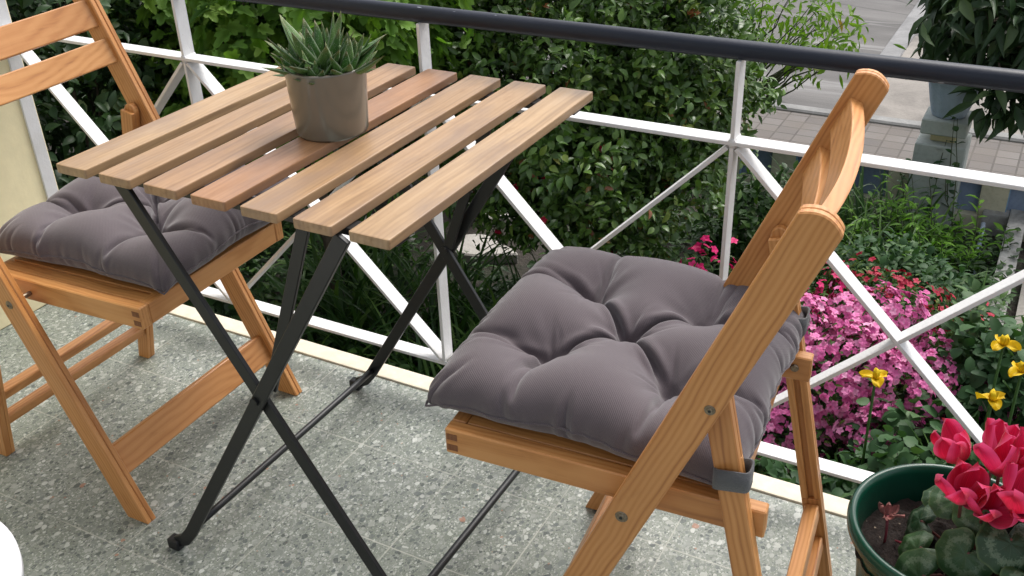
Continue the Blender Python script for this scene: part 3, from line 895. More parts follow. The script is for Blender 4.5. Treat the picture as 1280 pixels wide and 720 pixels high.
def cushion(loc, rz, label, seed, tilt, strap_pts, sx=1., sy=1.):
    root = empty('seat_cushion', loc, rz); tag(root, label, 'cushion', 'grey seat cushions on the folding chairs')
    P, FQ, uv, tu = CUSH
    rng = np.random.default_rng(seed)
    P = P.copy(); P[:, 0] *= sx; P[:, 1] *= sy
    nz = np.array([mnoise.noise(Vector((p[0] * 7 + seed, p[1] * 7, p[2] * 7))) for p in P]); P[:, 2] += nz * .004 * (P[:, 2] > .03)
    # puckers running out from each button and along the gathered seam
    dsp = np.zeros(len(P)); N0 = CUSH_N
    for (i, j) in tu:
        c = P[i * N0 + j]; dx, dy = P[:, 0] - c[0], P[:, 1] - c[1]; d = np.hypot(dx, dy); th = np.arctan2(dy, dx)
        ph = rng.uniform(0, 6, 3)
        w = np.sin(5 * th + ph[0]) * .5 + np.sin(8 * th + ph[1]) * .55 + np.sin(11 * th + ph[2] + d * 40) * .3
        dsp += w * .0026 * np.exp(-((d - .030) / .026) ** 2)
    per = np.arctan2(P[:, 1], P[:, 0]); low = np.exp(-((P[:, 2] - .028) / .022) ** 2) * (np.maximum(np.abs(P[:, 0]), np.abs(P[:, 1])) > .165)
    hv = P - np.array([0, 0, .03]); hv[:, 2] *= .4; hv /= np.linalg.norm(hv, axis=1, keepdims=True) + 1e-9
    pk = np.array([mnoise.noise(Vector((a * 9 + seed, 0, z * 6))) + .6 * mnoise.noise(Vector((a * 21 + seed, 3, z * 9))) for a, z in zip(per, P[:, 2])])
    P += hv * (pk * low * .0042)[:, None]
    P[:, 2] += dsp * (P[:, 2] > .035)
    P[:, 2] += P[:, 0] * tilt
    cv = np.concatenate([uv, np.zeros((len(uv), 1))], 1)
    o = obj_np('cover', P, FQ, M['fabric'], root, True, {'cv': ('FLOAT_VECTOR', cv)})
    md = o.modifiers.new('smooth', 'SUBSURF'); md.levels = 2; md.render_levels = 2
    dg = bpy.context.evaluated_depsgraph_get(); me2 = bpy.data.meshes.new_from_object(o.evaluated_get(dg)); o.modifiers.clear(); o.data = me2
    Q = np.empty(len(me2.vertices) * 3); me2.vertices.foreach_get('co', Q); Q = Q.reshape(-1, 3)
    QN = np.empty(len(Q) * 3); me2.vertex_normals.foreach_get('vector', QN); QN = QN.reshape(-1, 3)
    T5 = np.array([P[i * CUSH_N + j] for i, j in tu]); dsp = np.zeros(len(Q)); topm = np.clip((Q[:, 2] - .026) / .02, 0, 1)
    wob = np.array([mnoise.noise(Vector((a * 34 + seed, b * 34, 1.7))) for a, b in Q[:, :2]])
    def crease(p0, p1, amp, wd, peak=.3, bow=.0):
        p0, p1 = np.array(p0[:2]), np.array(p1[:2]); L = np.linalg.norm(p1 - p0); t = (p1 - p0) / L; nn = np.array([-t[1], t[0]])
        u = (Q[:, :2] - p0) @ t / L; v = (Q[:, :2] - p0) @ nn + wob * .0035 + bow * np.sin(np.clip(u, 0, 1) * math.pi)
        env = np.clip(u / .06, 0, 1) * np.clip((1 - u) / (1 - peak), 0, 1) ** 1.2
        return -amp * env * (np.exp(-np.abs(v) / wd) - .45 * np.exp(-((np.abs(v) - wd * 2.6) / (wd * 1.5)) ** 2))
    for k5, t_ in enumerate(T5[:4]):
        dsp += crease(T5[4], t_, .0050, .0038, .6); dsp += crease(t_, T5[4], .0050, .0038, .6)
        sx_, sy_ = math.copysign(1, t_[0] - T5[4][0]), math.copysign(1, t_[1] - T5[4][1])
        dsp += crease(t_, t_ + np.array([sx_ * .115, sy_ * rng.uniform(-.01, .03), 0]), .0062, .0040, .2, rng.normal(0, .006))
        dsp += crease(t_, t_ + np.array([sx_ * rng.uniform(-.01, .03), sy_ * .115, 0]), .0062, .0040, .2, rng.normal(0, .006))
        for q in range(4):
            a_ = rng.uniform(0, 6.28); dsp += crease(t_, t_ + np.array([math.cos(a_), math.sin(a_), 0]) * rng.uniform(.05, .085), .0028, .0026, .2, rng.normal(0, .005))
    for q in range(5):
        a_ = rng.uniform(0, 6.28); dsp += crease(T5[4], T5[4] + np.array([math.cos(a_), math.sin(a_), 0]) * rng.uniform(.05, .09), .0028, .0026, .2, rng.normal(0, .005))
    # sides: folds standing up from the seam at the corners and along the edges
    ext = np.maximum(np.abs(Q[:, 0]), np.abs(Q[:, 1])); side = np.clip((ext - .165) / .03, 0, 1) * (Q[:, 2] > .012)
    for q in range(26):
        a_ = rng.uniform(0, 6.28); e_ = np.array([math.cos(a_), math.sin(a_)]); e_ = e_ / np.abs(e_).max() * .215
        dsp += crease(e_, e_ * rng.uniform(.68, .84), .0030, .0032, .3, rng.normal(0, .004)) * side
    for c_ in ((1, 1), (1, -1), (-1, 1), (-1, -1)):
        dsp += crease(np.array(c_) * .205, np.array(c_) * .150, .0055, .0040, .4, .004) * (Q[:, 2] > .012)
    Q += QN * (dsp * np.maximum(topm, side))[:, None]
    me2.vertices.foreach_set('co', Q.ravel()); me2.update()
    # seam cord along the edge
    N = CUSH_N; idx = np.arange(N * N).reshape(N, N)
    rim = np.concatenate([idx[0, :], idx[1:, -1], idx[-1, -2::-1], idx[-2:0:-1, 0]])
    pr = P[rim]; pr = np.concatenate([pr, pr[:1]]); pr = pr + (pr - P.mean(0)) * np.array([.002, .002, 0])
    V, F = tube(pr, [.0016] * len(pr), 6, cap=False)
    obj_np('seam_cord', V, F, M['fabric'], root, True, {'cv': ('FLOAT_VECTOR', np.asarray(V))})
    return root, P
CUSH_N = 62
CUSH = inflate(CUSH_N)
cushR, PR = cushion((.455, -.012, .4262), .045, 'grey tufted cushion on the right chair, fully in view with a strap round the leg', 3, -.025, None, 1.015, 1.02)
cushL, PL = cushion((-.466, .030, .4262), math.pi + .03, 'grey tufted cushion on the left chair, partly hidden under the tabletop', 8, -.025, None, .99, .96)
# straps tied round the rear legs
def strap_ring(root, chair, s, z):
    t = (b1[1] - z) / -dre[1]
    c = Vector((*(0, 0, 0),)); p = b1 + dre * t
    mw = chair.matrix_basis; 
    parts = []
    hw_u, hw_v = .0185, .0150
    V = []; F = []
    K = 28; hgt = .0135
    vmid = s * (BR - .01)
    for layer, (ru, rv) in enumerate(((hw_u, hw_v), (hw_u + .0025, hw_v + .0025))):
        for k in range(K):
            th = 2 * math.pi * k / K
            e = .55
            cu = math.copysign(abs(math.cos(th)) ** e, math.cos(th)) * ru + .003; cv_ = math.copysign(abs(math.sin(th)) ** e, math.sin(th)) * rv
            for zz in (-hgt, hgt):
                tl = .12 * cu + .10 * cv_ * s
                V.append(mw @ Vector((p[0] + cu, vmid + cv_, p[1] + zz + tl + .001 * math.sin(th * 3))))
    for k in range(K):
        k2 = (k + 1) % K
        a, b, c_, d = 2 * k, 2 * k2, 2 * K + 2 * k, 2 * K + 2 * k2
        F += [(a, a + 1, b + 1, b), (c_, d, d + 1, c_ + 1), (a, b, d, c_), (a + 1, c_ + 1, d + 1, b + 1)]
    # tail up to the cushion's rear corner
    pc = mw @ Vector((p[0] - .018, vmid - s * .012, p[1] + .004))
    inv = root.matrix_basis.inverted()
    V = [inv @ v for v in V]
    o = obj_np('strap', V, F, M['strap'], root)
bpy.context.view_layer.update()
strap_ring(cushR, chairR, -1, .470); strap_ring(cushR, chairR, 1, .455)

# ------------------------------------------------------------------ succulent in taupe pot on the table
suc = empty('potted_succulent', (.001, -.021, .70))
tag(suc, 'spiky green succulent in a glossy taupe pot standing on the table', 'potted plant')
def m_glaze():
    t = NT('taupe_glaze')
    o = t.obj(); n = t.noise(o, 60, 3); n2 = t.noise(t.mapping(o, (12, 12, 3)), 1, 3)
    c = t.mix(n2, (.140, .122, .092), (.18, .158, .122))
    t.set(base=c, rough=.28, coat=.5, coatr=.12); t.bump(n, .03, .002); return t.m
M['glaze'] = m_glaze()
prof = [(0, .002), (.044, .002), (.0485, .0005), (.0505, .004), (.0525, .03), (.0545, .065), (.0560, .092), (.0562, .0945), (.0550, .0958), (.0530, .0945), (.0525, .085), (.0515, .07)]
V, F = lathe(prof, 72); obj_np('pot', V, F, M['glaze'], suc)
def m_potsoil():
    t = NT('potting_soil'); o = t.obj()
    n = t.noise(o, 220, 5, .7); n2 = t.voro(o, 420, 'F1', 'Color'); s = t.n('ShaderNodeSeparateColor'); t.l(n2, s.inputs[0])
    c = t.ramp(n, [(.3, (.010, .006, .005)), (.6, (.03, .018, .013)), (.8, (.065, .042, .03))])
    c = t.mix(t.math('GREATER_THAN', s.outputs[0], .994), c, (.35, .28, .2))
    t.set(base=c, rough=.9); t.bump(n, 1, .006); return t.m
M['potsoil'] = m_potsoil()
def soil_disc(name, r, z, parent, amp, seed, rings=14, seg=48):
    V = [(0, 0, z)]; F = []
    for i in range(1, rings + 1):
        for k in range(seg):
            th = 2 * math.pi * k / seg; rr = r * i / rings
            x, y = rr * math.cos(th), rr * math.sin(th)
            V.append((x, y, z + amp * mnoise.noise(Vector((x * 60, y * 60, seed))) + amp * .7 * mnoise.noise(Vector((x * 160, y * 160, seed)))))
    for k in range(seg): F.append((0, 1 + k, 1 + (k + 1) % seg))
    for i in range(rings - 1):
        for k in range(seg):
            a = 1 + i * seg; F.append((a + k, a + seg + k, a + seg + (k + 1) % seg, a + (k + 1) % seg))
    return obj_np(name, V, F, M['potsoil'], parent)
soil_disc('soil', .0518, .081, suc, .003, 2)
def m_succ():
    t = NT('succulent_leaf')
    lv = t.attr('lv'); o = t.obj()
    r = t.attr('rnd', 'Fac')
    sx = t.n('ShaderNodeSeparateXYZ'); t.l(lv, sx.inputs[0])
    base = t.ramp(sx.outputs[0], [(0, (.17, .27, .05)), (.35, (.085, .19, .035)), (.8, (.04, .11, .028)), (1, (.12, .09, .03))])
    base = t.mix(t.math('MULTIPLY', r, .4), base, (.16, .24, .07))
    d = t.voro(t.mapping(o, (1, 1, 1)), 520)
    dots = t.ramp(d, [(.22, 1), (.34, 0)])
    edge = t.ramp(t.math('ABSOLUTE', sx.outputs[1]), [(.80, 0), (.96, .5)])
    f = t.math('MAXIMUM', t.math('MULTIPLY', dots, .42), edge)
    c = t.mix(f, base, (.42, .46, .36))
    t.set(base=c, rough=.55, spec=.3); t.bump(dots, .3, .001); return t.m
M['succ'] = m_succ()
def rosette(cx, cy, cz, n, L, seed, lean=(0, 0)):
    rng = np.random.default_rng(seed); Vs = []; Fs = []; A = []; LV = []
    nb = 0
    for i in range(n):
        az = i * 2.39996 + rng.normal(0, .15)
        f = i / (n - 1)                         # 0 inner/upright .. 1 outer/spreading
        el = R(82 - 66 * f + rng.normal(0, 8)); l = L * (1 + .16 * rng.normal()) * (.80 + .25 * math.sin(f * 2.6))
        wd = l * .185; K = 9
        hx = np.array([math.cos(az), math.sin(az), 0]); sd_ = np.array([-math.sin(az), math.cos(az), 0])
        p = np.array([cx, cy, cz]) + hx * .006 * f
        for k in range(K):
            t = k / (K - 1)
            e = el + (.55 - .5 * f) * (-.5 + t) * .9 + .12 * t * rng.normal() * .3
            d = hx * math.cos(e) + np.array([0, 0, 1]) * math.sin(e) + np.array([lean[0], lean[1], 0]) * .5
            d /= np.linalg.norm(d); nn = np.cross(d, sd_)
            if k: p = p + d * l / (K - 1)
            w_ = wd * (1 - t ** 2.1) * (.75 + .6 * math.sin(min(1, t * 2.2) * 1.57) * .5) + .0004; th = w_ * .42
            ring = [(-1, .15), (-.6, -.6), (0, -1), (.6, -.6), (1, .15), (.5, -.05), (0, -.15), (-.5, -.05)]
            for (a, b) in ring:
                Vs.append(p + sd_ * a * w_ + nn * (-b) * th * -1); A.append(rng.random() * 0 + ((i * 7) % 10) / 10); LV.append((t, a, 0))
            if k:
                for q in range(8):
                    a0 = nb + (k - 1) * 8
                    Fs.append((a0 + q, a0 + (q + 1) % 8, a0 + 8 + (q + 1) % 8, a0 + 8 + q))
        Fs.append(tuple(nb + (K - 1) * 8 + q for q in range(8)))
        nb += K * 8
    return Vs, Fs, A, LV
for k, (cx, cy, n, L, sd_, ln) in enumerate(((-.014, .006, 34, .074, 4, (-.15, -.05)), (.026, .006, 30, .056, 5, (.35, .05)), (.004, -.028, 20, .040, 9, (.05, -.3)), (-.036, -.014, 18, .046, 12, (-.5, -.3)), (.012, .034, 16, .046, 14, (.1, .4)))):
    V, F, A, LV = rosette(cx, cy, .080, n, L, sd_, ln)
    obj_np('rosette', V, F, M['succ'], suc, True, {'rnd': ('FLOAT', A), 'lv': ('FLOAT_VECTOR', LV)})
# shrivelled lower leaves resting on the soil
parts = []
for i, (x, y) in enumerate(((-.012, -.043), (.012, -.044), (.030, -.033), (-.03, -.036))):
    V, F = tube([(x - .006, y, .084), (x, y - .002, .088), (x + .008, y + .003, .087), (x + .013, y + .004, .084)], [.0025, .0062, .0055, .001], 9); parts.append((V, F))
V, F = merge(parts); obj_np('dry_leaves', V, F, m_plain('dry_leaf', (.20, .155, .10), .8, .35, 300, .5), suc)

# ------------------------------------------------------------------ cyclamen in the green pot
cyc = empty('potted_cyclamen', (.890, .065, 0))
tag(cyc, 'red cyclamen in a dark green plastic pot on the floor at the right corner', 'potted plant')
def m_greenpot():
    t = NT('green_plastic'); o = t.obj(); n = t.noise(o, 40, 3)
    t.set(base=t.mix(n, (.003, .042, .024), (.005, .062, .035)), rough=.24, spec=.5); t.bump(n, .03, .002); return t.m
M['greenpot'] = m_greenpot()
prof = [(0, .0), (.088, .0), (.092, .004), (.098, .05), (.108, .13), (.117, .215), (.119, .224), (.128, .226), (.1325, .232), (.1335, .241), (.1315, .249), (.1265, .252), (.122, .249), (.119, .240), (.114, .20), (.108, .15)]
V, F = lathe(prof, 96); o = obj_np('pot', V, F, M['greenpot'], cyc)
soil_disc('soil', .1175, .196, cyc, .010, 5, 24, 72)
def m_cycleaf():
    t = NT('cyclamen_leaf'); lv = t.attr('lv'); r = t.attr('rnd', 'Fac')
    sx = t.n('ShaderNodeSeparateXYZ'); t.l(lv, sx.inputs[0])
    rad = sx.outputs[2]
    n = t.noise(t.mapping(lv, (9, 9, 0)), 1, 4, .7, .4)
    nn = t.math('ADD', rad, t.math('MULTIPLY', t.math('SUBTRACT', n, .5), .75))
    band = t.ramp(nn, [(.46, 0), (.56, 1), (.66, .9), (.74, 0)])
    base = t.mix(r, (.016, .048, .016), (.045, .105, .032))
    rim_ = t.ramp(rad, [(.93, 0), (.99, 1)])
    ang = t.math('ARCTAN2', sx.outputs[1], sx.outputs[0])
    vein = t.ramp(t.math('ABSOLUTE', t.math('SINE', t.math('MULTIPLY', ang, 3.5))), [(0, .55), (.10, 0)])
    vein = t.math('MULTIPLY', vein, t.ramp(rad, [(.1, 1), (.8, 0)]))
    c = t.mix(t.math('MAXIMUM', t.math('MULTIPLY', band, .5), t.math('MULTIPLY', vein, .6)), base, (.19, .25, .16))
    c = t.mix(t.math('MULTIPLY', rim_, .6), c, (.10, .15, .05))
    t.set(base=c, rough=.42, spec=.45); t.bump(t.math('ADD', n, t.math('MULTIPLY', vein, .6)), .25, .004)
    return t.m
M['cycleaf'] = m_cycleaf()
def heart_leaf(c, out, nrm, size, seed, tone):
    """cyclamen leaf: kidney blade with a notch at the stalk, wavy rim"""
    rng = np.random.default_rng(seed)
    nrm = np.array(nrm, float); nrm /= np.linalg.norm(nrm); out = np.array(out, float); out -= nrm * out.dot(nrm); out /= np.linalg.norm(out); sd_ = np.cross(nrm, out)
    V = []; F = []; LV = []; K = 40; RN = 6
    ph = rng.uniform(0, 6)
    for i in range(RN + 1):
        fr = i / RN
        for k in range(K + 1):
            th = -math.pi + 2 * math.pi * k / K
            notch = 1 - .72 * math.exp(-((math.pi - abs(th)) / .30) ** 2)
            r = (1.0 + .10 * math.cos(th)) * notch * (1 + .03 * math.sin(9 * th + ph))
            x, y = fr * r * math.cos(th), fr * r * math.sin(th) * 1.06
            z = -.30 * fr ** 2 + .05 * fr * math.sin(5 * th + ph) + .04 * fr * fr * math.sin(11 * th + ph * 2) + .13 * (1 - fr) * fr
            V.append(np.array(c) + size * (out * (x + .15) + sd_ * y + nrm * z)); LV.append((x, y, fr))
    for i in range(RN):
        for k in range(K):
            a = i * (K + 1) + k; F.append((a, a + 1, a + K + 2, a + K + 1))
    return V, F, LV, [tone] * len(V)
rng = np.random.default_rng(21)
VV = []; FF = []; LVV = []; AA = []; nb = 0; stems = []
PC = np.array([.045, -.012, .20])       # crown of the plant
leaf_spec = [  # (dx, dy, z, size)
    (-.062, .052, .262, .026), (-.085, .018, .240, .029), (-.050, .020, .282, .028), (-.078, -.026, .232, .030), (-.066, -.066, .222, .036),
    (-.016, -.002, .296, .029), (-.022, -.050, .268, .034), (.020, -.040, .300, .036), (.006, -.094, .244, .036), (.052, -.066, .272, .039),
    (.080, -.030, .300, .040), (.062, .012, .318, .030), (.090, .025, .285, .036), (.098, -.085, .255, .038), (.045, .055, .280, .034),
    (.0, .048, .272, .030), (.085, .07, .26, .034), (-.03, .068, .258, .028), (.06, -.115, .225, .036), (-.040, -.100, .215, .030)]
for i, (dx, dy, z, s) in enumerate(leaf_spec):
    c = np.array([PC[0] + dx, PC[1] + dy, z])
    out = np.array([dx, dy, 0.0]) + rng.normal(0, .015, 3)
    nrm = np.array([dx * 7, dy * 7 - .45, .72]) + rng.normal(0, .20, 3)
    V, F, LV, A = heart_leaf(c, out, nrm, s, i, float(np.clip(rng.normal(.45, .25), 0, 1)))
    VV += V; FF += [tuple(q + nb for q in f) for f in F]; LVV += LV; AA += A; nb += len(V)
    st = wiggle(PC + np.array([dx * .15, dy * .15, -.01]), c, 6, .006, i)
    stems.append(tube(st, [.002] * 6, 6))
obj_np('foliage', VV, FF, M['cycleaf'], cyc, True, {'rnd': ('FLOAT', AA), 'lv': ('FLOAT_VECTOR', LVV)})
def m_cycpetal():
    t = NT('cyclamen_petal'); lv = t.attr('lv'); sx = t.n('ShaderNodeSeparateXYZ'); t.l(lv, sx.inputs[0])
    e = t.ramp(t.math('ABSOLUTE', sx.outputs[1]), [(.55, 0), (1, 1)])
    st = t.noise(t.mapping(lv, (1.2, 16, 1)), 1, 2)
    c = t.mix(t.ramp(st, [(.3, 0), (.7, 1)]), (.54, .005, .032), (.78, .016, .085))
    c = t.mix(t.math('MULTIPLY', e, .8), c, (.84, .12, .30))
    tip = t.ramp(sx.outputs[0], [(.0, 1), (.25, 0)])
    c = t.mix(tip, c, (.42, .004, .06))
    rr = t.attr('rnd', 'Fac'); c = t.mix(t.math('MULTIPLY', rr, .35), c, (.78, .05, .22))
    t.set(base=c, rough=.7, spec=.12, sheen=.25); t.bump(st, .3, .002)
    tr = t.n('ShaderNodeBsdfTranslucent'); t.l(c, tr.inputs['Color'])
    mx = t.n('ShaderNodeMixShader'); mx.inputs[0].default_value = .4
    t.l(t.b.outputs[0], mx.inputs[1]); t.l(tr.outputs[0], mx.inputs[2]); t.l(mx.outputs[0], t.N['Material Output'].inputs['Surface'])
    return t.m
M['cycpetal'] = m_cycpetal()
def petal_grid(base, up, out, L, Wd, curl, twist, ruffle, ph):
    """petal swept up from base; out = outward direction"""
    base = np.array(base, float); V = []; F = []; LV = []; NU, NV = 12, 9
    sd_ = np.cross(out, up)
    for i in range(NU):
        t = i / (NU - 1)
        ang = curl[0] + (curl[1] - curl[0]) * t       # angle from up towards out along the petal
        if i == 0: p = base.copy()
        else: p = p + (up * math.cos(ang) + out * math.sin(ang)) * L / (NU - 1)
        nn = out * math.cos(ang) - up * math.sin(ang)
        wd = Wd * (math.sin(math.pi * min(1, (t * .93 + .07)) ** .80) ** .62) * (.72 + .42 * t)
        tw = twist * t
        for j in range(NV):
            s = -1 + 2 * j / (NV - 1)
            a = sd_ * math.cos(tw) + nn * math.sin(tw); b = nn * math.cos(tw) - sd_ * math.sin(tw)
            V.append(p + a * s * wd * .5 + b * (-.22 * Wd * s * s + ruffle * math.sin(s * 5 + ph + t * 3) * t)); LV.append((t, s, 0))
    for i in range(NU - 1):
        for j in range(NV - 1):
            a = i * NV + j; F.append((a, a + 1, a + NV + 1, a + NV))
    return V, F, LV
flowers = [  # head position (local to pot), axis tilt, petal length
    ((.010, .020, .318), (-.45, -.10), .052, .3), ((.056, .010, .322), (-.05, .05), .056, 1.1), ((.022, -.022, .292), (.0, -.30), .056, 2.0),
    ((.085, .030, .322), (.15, .25), .054, .7), ((.082, -.020, .298), (.15, -.20), .060, 2.6), ((.115, .000, .300), (.5, 0.), .054, 1.7), ((.052, -.028, .288), (.1, -.4), .048, 3.1), ((.118, -.045, .285), (.5, -.3), .052, .2), ((.05, .055, .31), (.1, .5), .05, 4.0)]
for i, (c, tl, L, ph) in enumerate(flowers):
    c = (c[0] - .020, c[1] - .008, c[2] + .028); L *= 1.12
    r_ = np.random.default_rng(50 + i)
    up_ = np.array([tl[0], tl[1], 1.0]); up_ /= np.linalg.norm(up_)
    V = []; F = []; LV = []; A = []; nb = 0
    ax = np.cross(up_, np.array([.3, 1, .1])); ax /= np.linalg.norm(ax); ay = np.cross(up_, ax)
    for k in range(5):
        th = ph + k * 2 * math.pi / 5 + r_.normal(0, .14)
        o_ = ax * math.cos(th) + ay * math.sin(th)
        v, f, lv = petal_grid(np.array(c) + o_ * .005, up_, o_, L * (1 + r_.normal(0, .06)), L * .68, (.85 + r_.normal(0, .12), .08 + r_.normal(0, .22)), .55 + r_.normal(0, .2), .0022, r_.uniform(0, 6))
        V += v; F += [tuple(q + nb for q in g) for g in f]; LV += lv; A += [float(r_.random())] * len(v); nb += len(v)
    fl = obj_np('flower', V, F, M['cycpetal'], cyc, True, {'lv': ('FLOAT_VECTOR', LV), 'rnd': ('FLOAT', A)})
    top = np.array(c)
    pth = np.concatenate([wiggle(PC + r_.normal(0, .008, 3), top + np.array([0, 0, .012]) - up_ * .03, 8, .01, 90 + i), [top]])
    stems.append(tube(pth, [.0022] * 9, 7))
V, F = merge(stems); obj_np('stems', V, F, m_plain('cyclamen_stem', (.16, .05, .04), .5, .3, 80, .05), cyc)
# wilted bloom and fallen stalk on the soil
wv = []; wf = []; nb = 0
r_ = np.random.default_rng(5)
for k in range(7):
    th = k * .9; o_ = np.array([math.cos(th), math.sin(th), .2])
    v, f, lv = petal_grid(np.array([-.082, .004, .232]) + o_ * .003, np.array([0, 0, 1.]), np.array([math.cos(th), math.sin(th), 0]), .020, .011, (1.2, r_.uniform(-.6, 1.6)), r_.normal(0, .8), .002, k)
    wv += v; wf += [tuple(q + nb for q in g) for g in f]; nb += len(v)
obj_np('wilted_flower', wv, wf, m_plain('wilted_petal', (.27, .10, .085), .7, .4, 120, .3), cyc)['label'] = 'brown wilted bloom drooping over the soil'
V, F = merge([tube([(-.078, -.012, .196), (-.079, -.006, .216), (-.082, .004, .234)], [.0018, .0018, .0022], 7), tube([(-.066, -.004, .201), (-.052, -.010, .205), (-.034, -.018, .203)], [.0012, .0026, .002], 7)])
obj_np('wilted_stalk', V, F, m_plain('wilted_stalk', (.22, .03, .045), .5, .3, 80, .1), cyc)

# ------------------------------------------------------------------ white stool cut by the corner of the picture
st = empty('round_stool', (-.101, -.772, 0)); tag(st, 'smooth white round seat cut off at the bottom left corner', 'stool')
M['plastic'] = m_plain('white_plastic', (.82, .83, .86), .35, .03, 20, .03)
SR = .17
V, F = lathe([(0, .43), (SR - .02, .43), (SR - .006, .427), (SR, .418), (SR, .405), (SR - .012, .400), (0, .400)], 72); obj_np('seat', V, F, M['plastic'], st)
for k in range(4):
    a = math.pi / 4 + k * math.pi / 2
    V, F = tube([(.10 * math.cos(a), .10 * math.sin(a), .401), (.14 * math.cos(a), .14 * math.sin(a), .0)], [.016, .013], 12); obj_np('leg', V, F, M['plastic'], st)

# ------------------------------------------------------------------ garden wall, pillar and planter beyond
gw = empty('garden_wall', (0, 5.36, GZ)); tag(gw, 'low cream garden wall with recessed blue panels beside the pavement', 'wall')
W_ = Wood(); W_.box((-7, .06, -.1), (5, .11, .325), bev=.004); W_.build('wall_body', M['wall_cream'], gw)
W_ = Wood(); W_.box((-7, -.02, .3255), (5, .125, .35), bev=.008); W_.build('coping', M['apron'], gw)
W_ = Wood(); W_.box((-7, -.01, -.1), (5, .0595, .10), bev=.004); W_.build('plinth', M['wall_cream'], gw)
px = [-.52, -.14, .42, .80, 1.18, 1.56]
edges = []
prev = -7.0
for x in [-1.66, -1.28, -.90] + px:
    W_ = Wood(); W_.box((prev, .0, .1005), (x, .0595, .3248), bev=.003); W_.build('pier', M['wall_cream'], gw)
    W_ = Wood(); W_.box((x + .001, .045, .1005), (x + .219, .0594, .3245), bev=.002); pn = W_.build('panel', M['blue_panel'], gw)
    W_ = Wood(); W_.box((x + .0005, .002, .101), (x + .006, .0445, .3245), bev=.001); W_.build('reveal', M['blue_light'], pn)
    prev = x + .22
W_ = Wood(); W_.box((prev, .0, .1005), (5, .0595, .3248), bev=.003); W_.build('pier', M['wall_cream'], gw)
pl = empty('gate_pillar', (.365, 5.44, GZ)); tag(pl, 'grey green square pillar with a stepped top carrying the blue pot', 'pillar')
W_ = Wood(); W_.box((-.15, -.15, 0), (.15, .15, .545), bev=.008); W_.build('shaft', M['pillar'], pl)
W_ = Wood(); W_.box((-.075, -.075, .5455), (.075, .075, .602), bev=.006); W_.build('neck', M['yellow_paint'], pl)
W_ = Wood(); W_.box((-.135, -.135, .6025), (.135, .135, .700), bev=.008); W_.build('cap', M['pillar'], pl)
# concrete edging round the bed at the right, stake, stepping stones
eb = empty('bed_edging', (.80, 5.0, GZ)); tag(eb, 'rough concrete edging round the flower bed at the right', 'edging')
W_ = Wood(); W_.box((.03, -1.3, -.05), (.13, .42, .16), bev=.012, seg=2); W_.box((-.12, .30, -.05), (.0295, .42, .15), bev=.012, seg=2); W_.build('kerb_block', M['rough_concrete'], eb)
V, F = tube([(.735, 4.44, GZ), (.728, 4.66, -1.33), (.712, 5.0, -1.38 + .02)], [.012] * 3, 10)
V, F = tube([(.742, 4.30, GZ - .02), (.700, 5.18, -1.62)], [.013] * 2, 12)
tag(obj_np('metal_stake', V, F, M['blue_pot']), 'thin blue grey metal pipe slanting beside the concrete edging', 'stake')
for i, (x, y, rx, ry, lb) in enumerate(((-2.05, 3.72, .22, .15, 'pale flat stepping stone lying nearest under the camellia'), (-2.30, 4.25, .30, .18, 'pale flat stepping stone lying farther under the camellia'), (-2.75, 3.75, .2, .16, 'small stepping stone left of the two under the camellia'))):
    K = 22; r_ = np.random.default_rng(i + 3)
    rr = 1 + np.interp(np.arange(K), np.linspace(0, K, 8), np.r_[r_.normal(0, .13, 7), 0])
    pts = [(x + rx * rr[k] * math.cos(2 * math.pi * k / K), y + ry * rr[k] * math.sin(2 * math.pi * k / K)) for k in range(K)]
    W_ = Wood(); W_.prism(pts, GZ - .05, GZ + .07, (1, 0, 0), .01, plane='xy'); tag(W_.build('stepping_stone', M['stone']), lb, 'stone')
for i, (x0, x1, lb) in enumerate(((-.35, .06, 'grey edging stone behind the magenta azalea'), (.08, .45, 'grey edging stone behind the dark red azalea'))):
    W_ = Wood(); W_.box((x0, 3.55, GZ - .05), (x1, 3.75, GZ + .22), bev=.03, seg=2); tag(W_.build('edging_stone', M['rough_concrete']), lb, 'stone')

# potted tree on the pillar
pt = empty('potted_tree', (.365, 5.44, GZ + .7005)); tag(pt, 'large leaved dark green tree in a fluted blue pot on the pillar', 'potted plant')
fl_ = lambda th, z: 1 + .035 * math.cos(10 * th) * min(1, z / .05)
V, F = lathe([(0, .002), (.098, .002), (.103, .012), (.12, .08), (.142, .18), (.160, .262), (.172, .268), (.175, .29), (.165, .294), (.156, .285), (.15, .25), (0, .25)], 80, fl_)
obj_np('pot', V, F, M['blue_pot'], pt)
tips, outd = crown_tips((.24, .10, .66), (.52, .45, .42), 210, 31, .25, .35)
t2, o2 = crown_tips((.62, -.05, .42), (.30, .3, .30), 60, 33, .25, .3)
t3, o3 = crown_tips((.30, -.22, .22), (.16, .12, .13), 9, 35, .2, .3)
TT = np.concatenate([tips, t2, t3]); OO = np.concatenate([outd, o2, o3])
leaf_obj('foliage', [rosettes(TT, OO, 7, .035, .165, .052, 'lance', 40, droop=.75, upn=.7)], M['bigleaf'], pt)
V, F = limbs((0, 0, .2), TT, .028, 44, (.12, .03, .5), 26); obj_np('stem', V, F, M['bark'], pt)

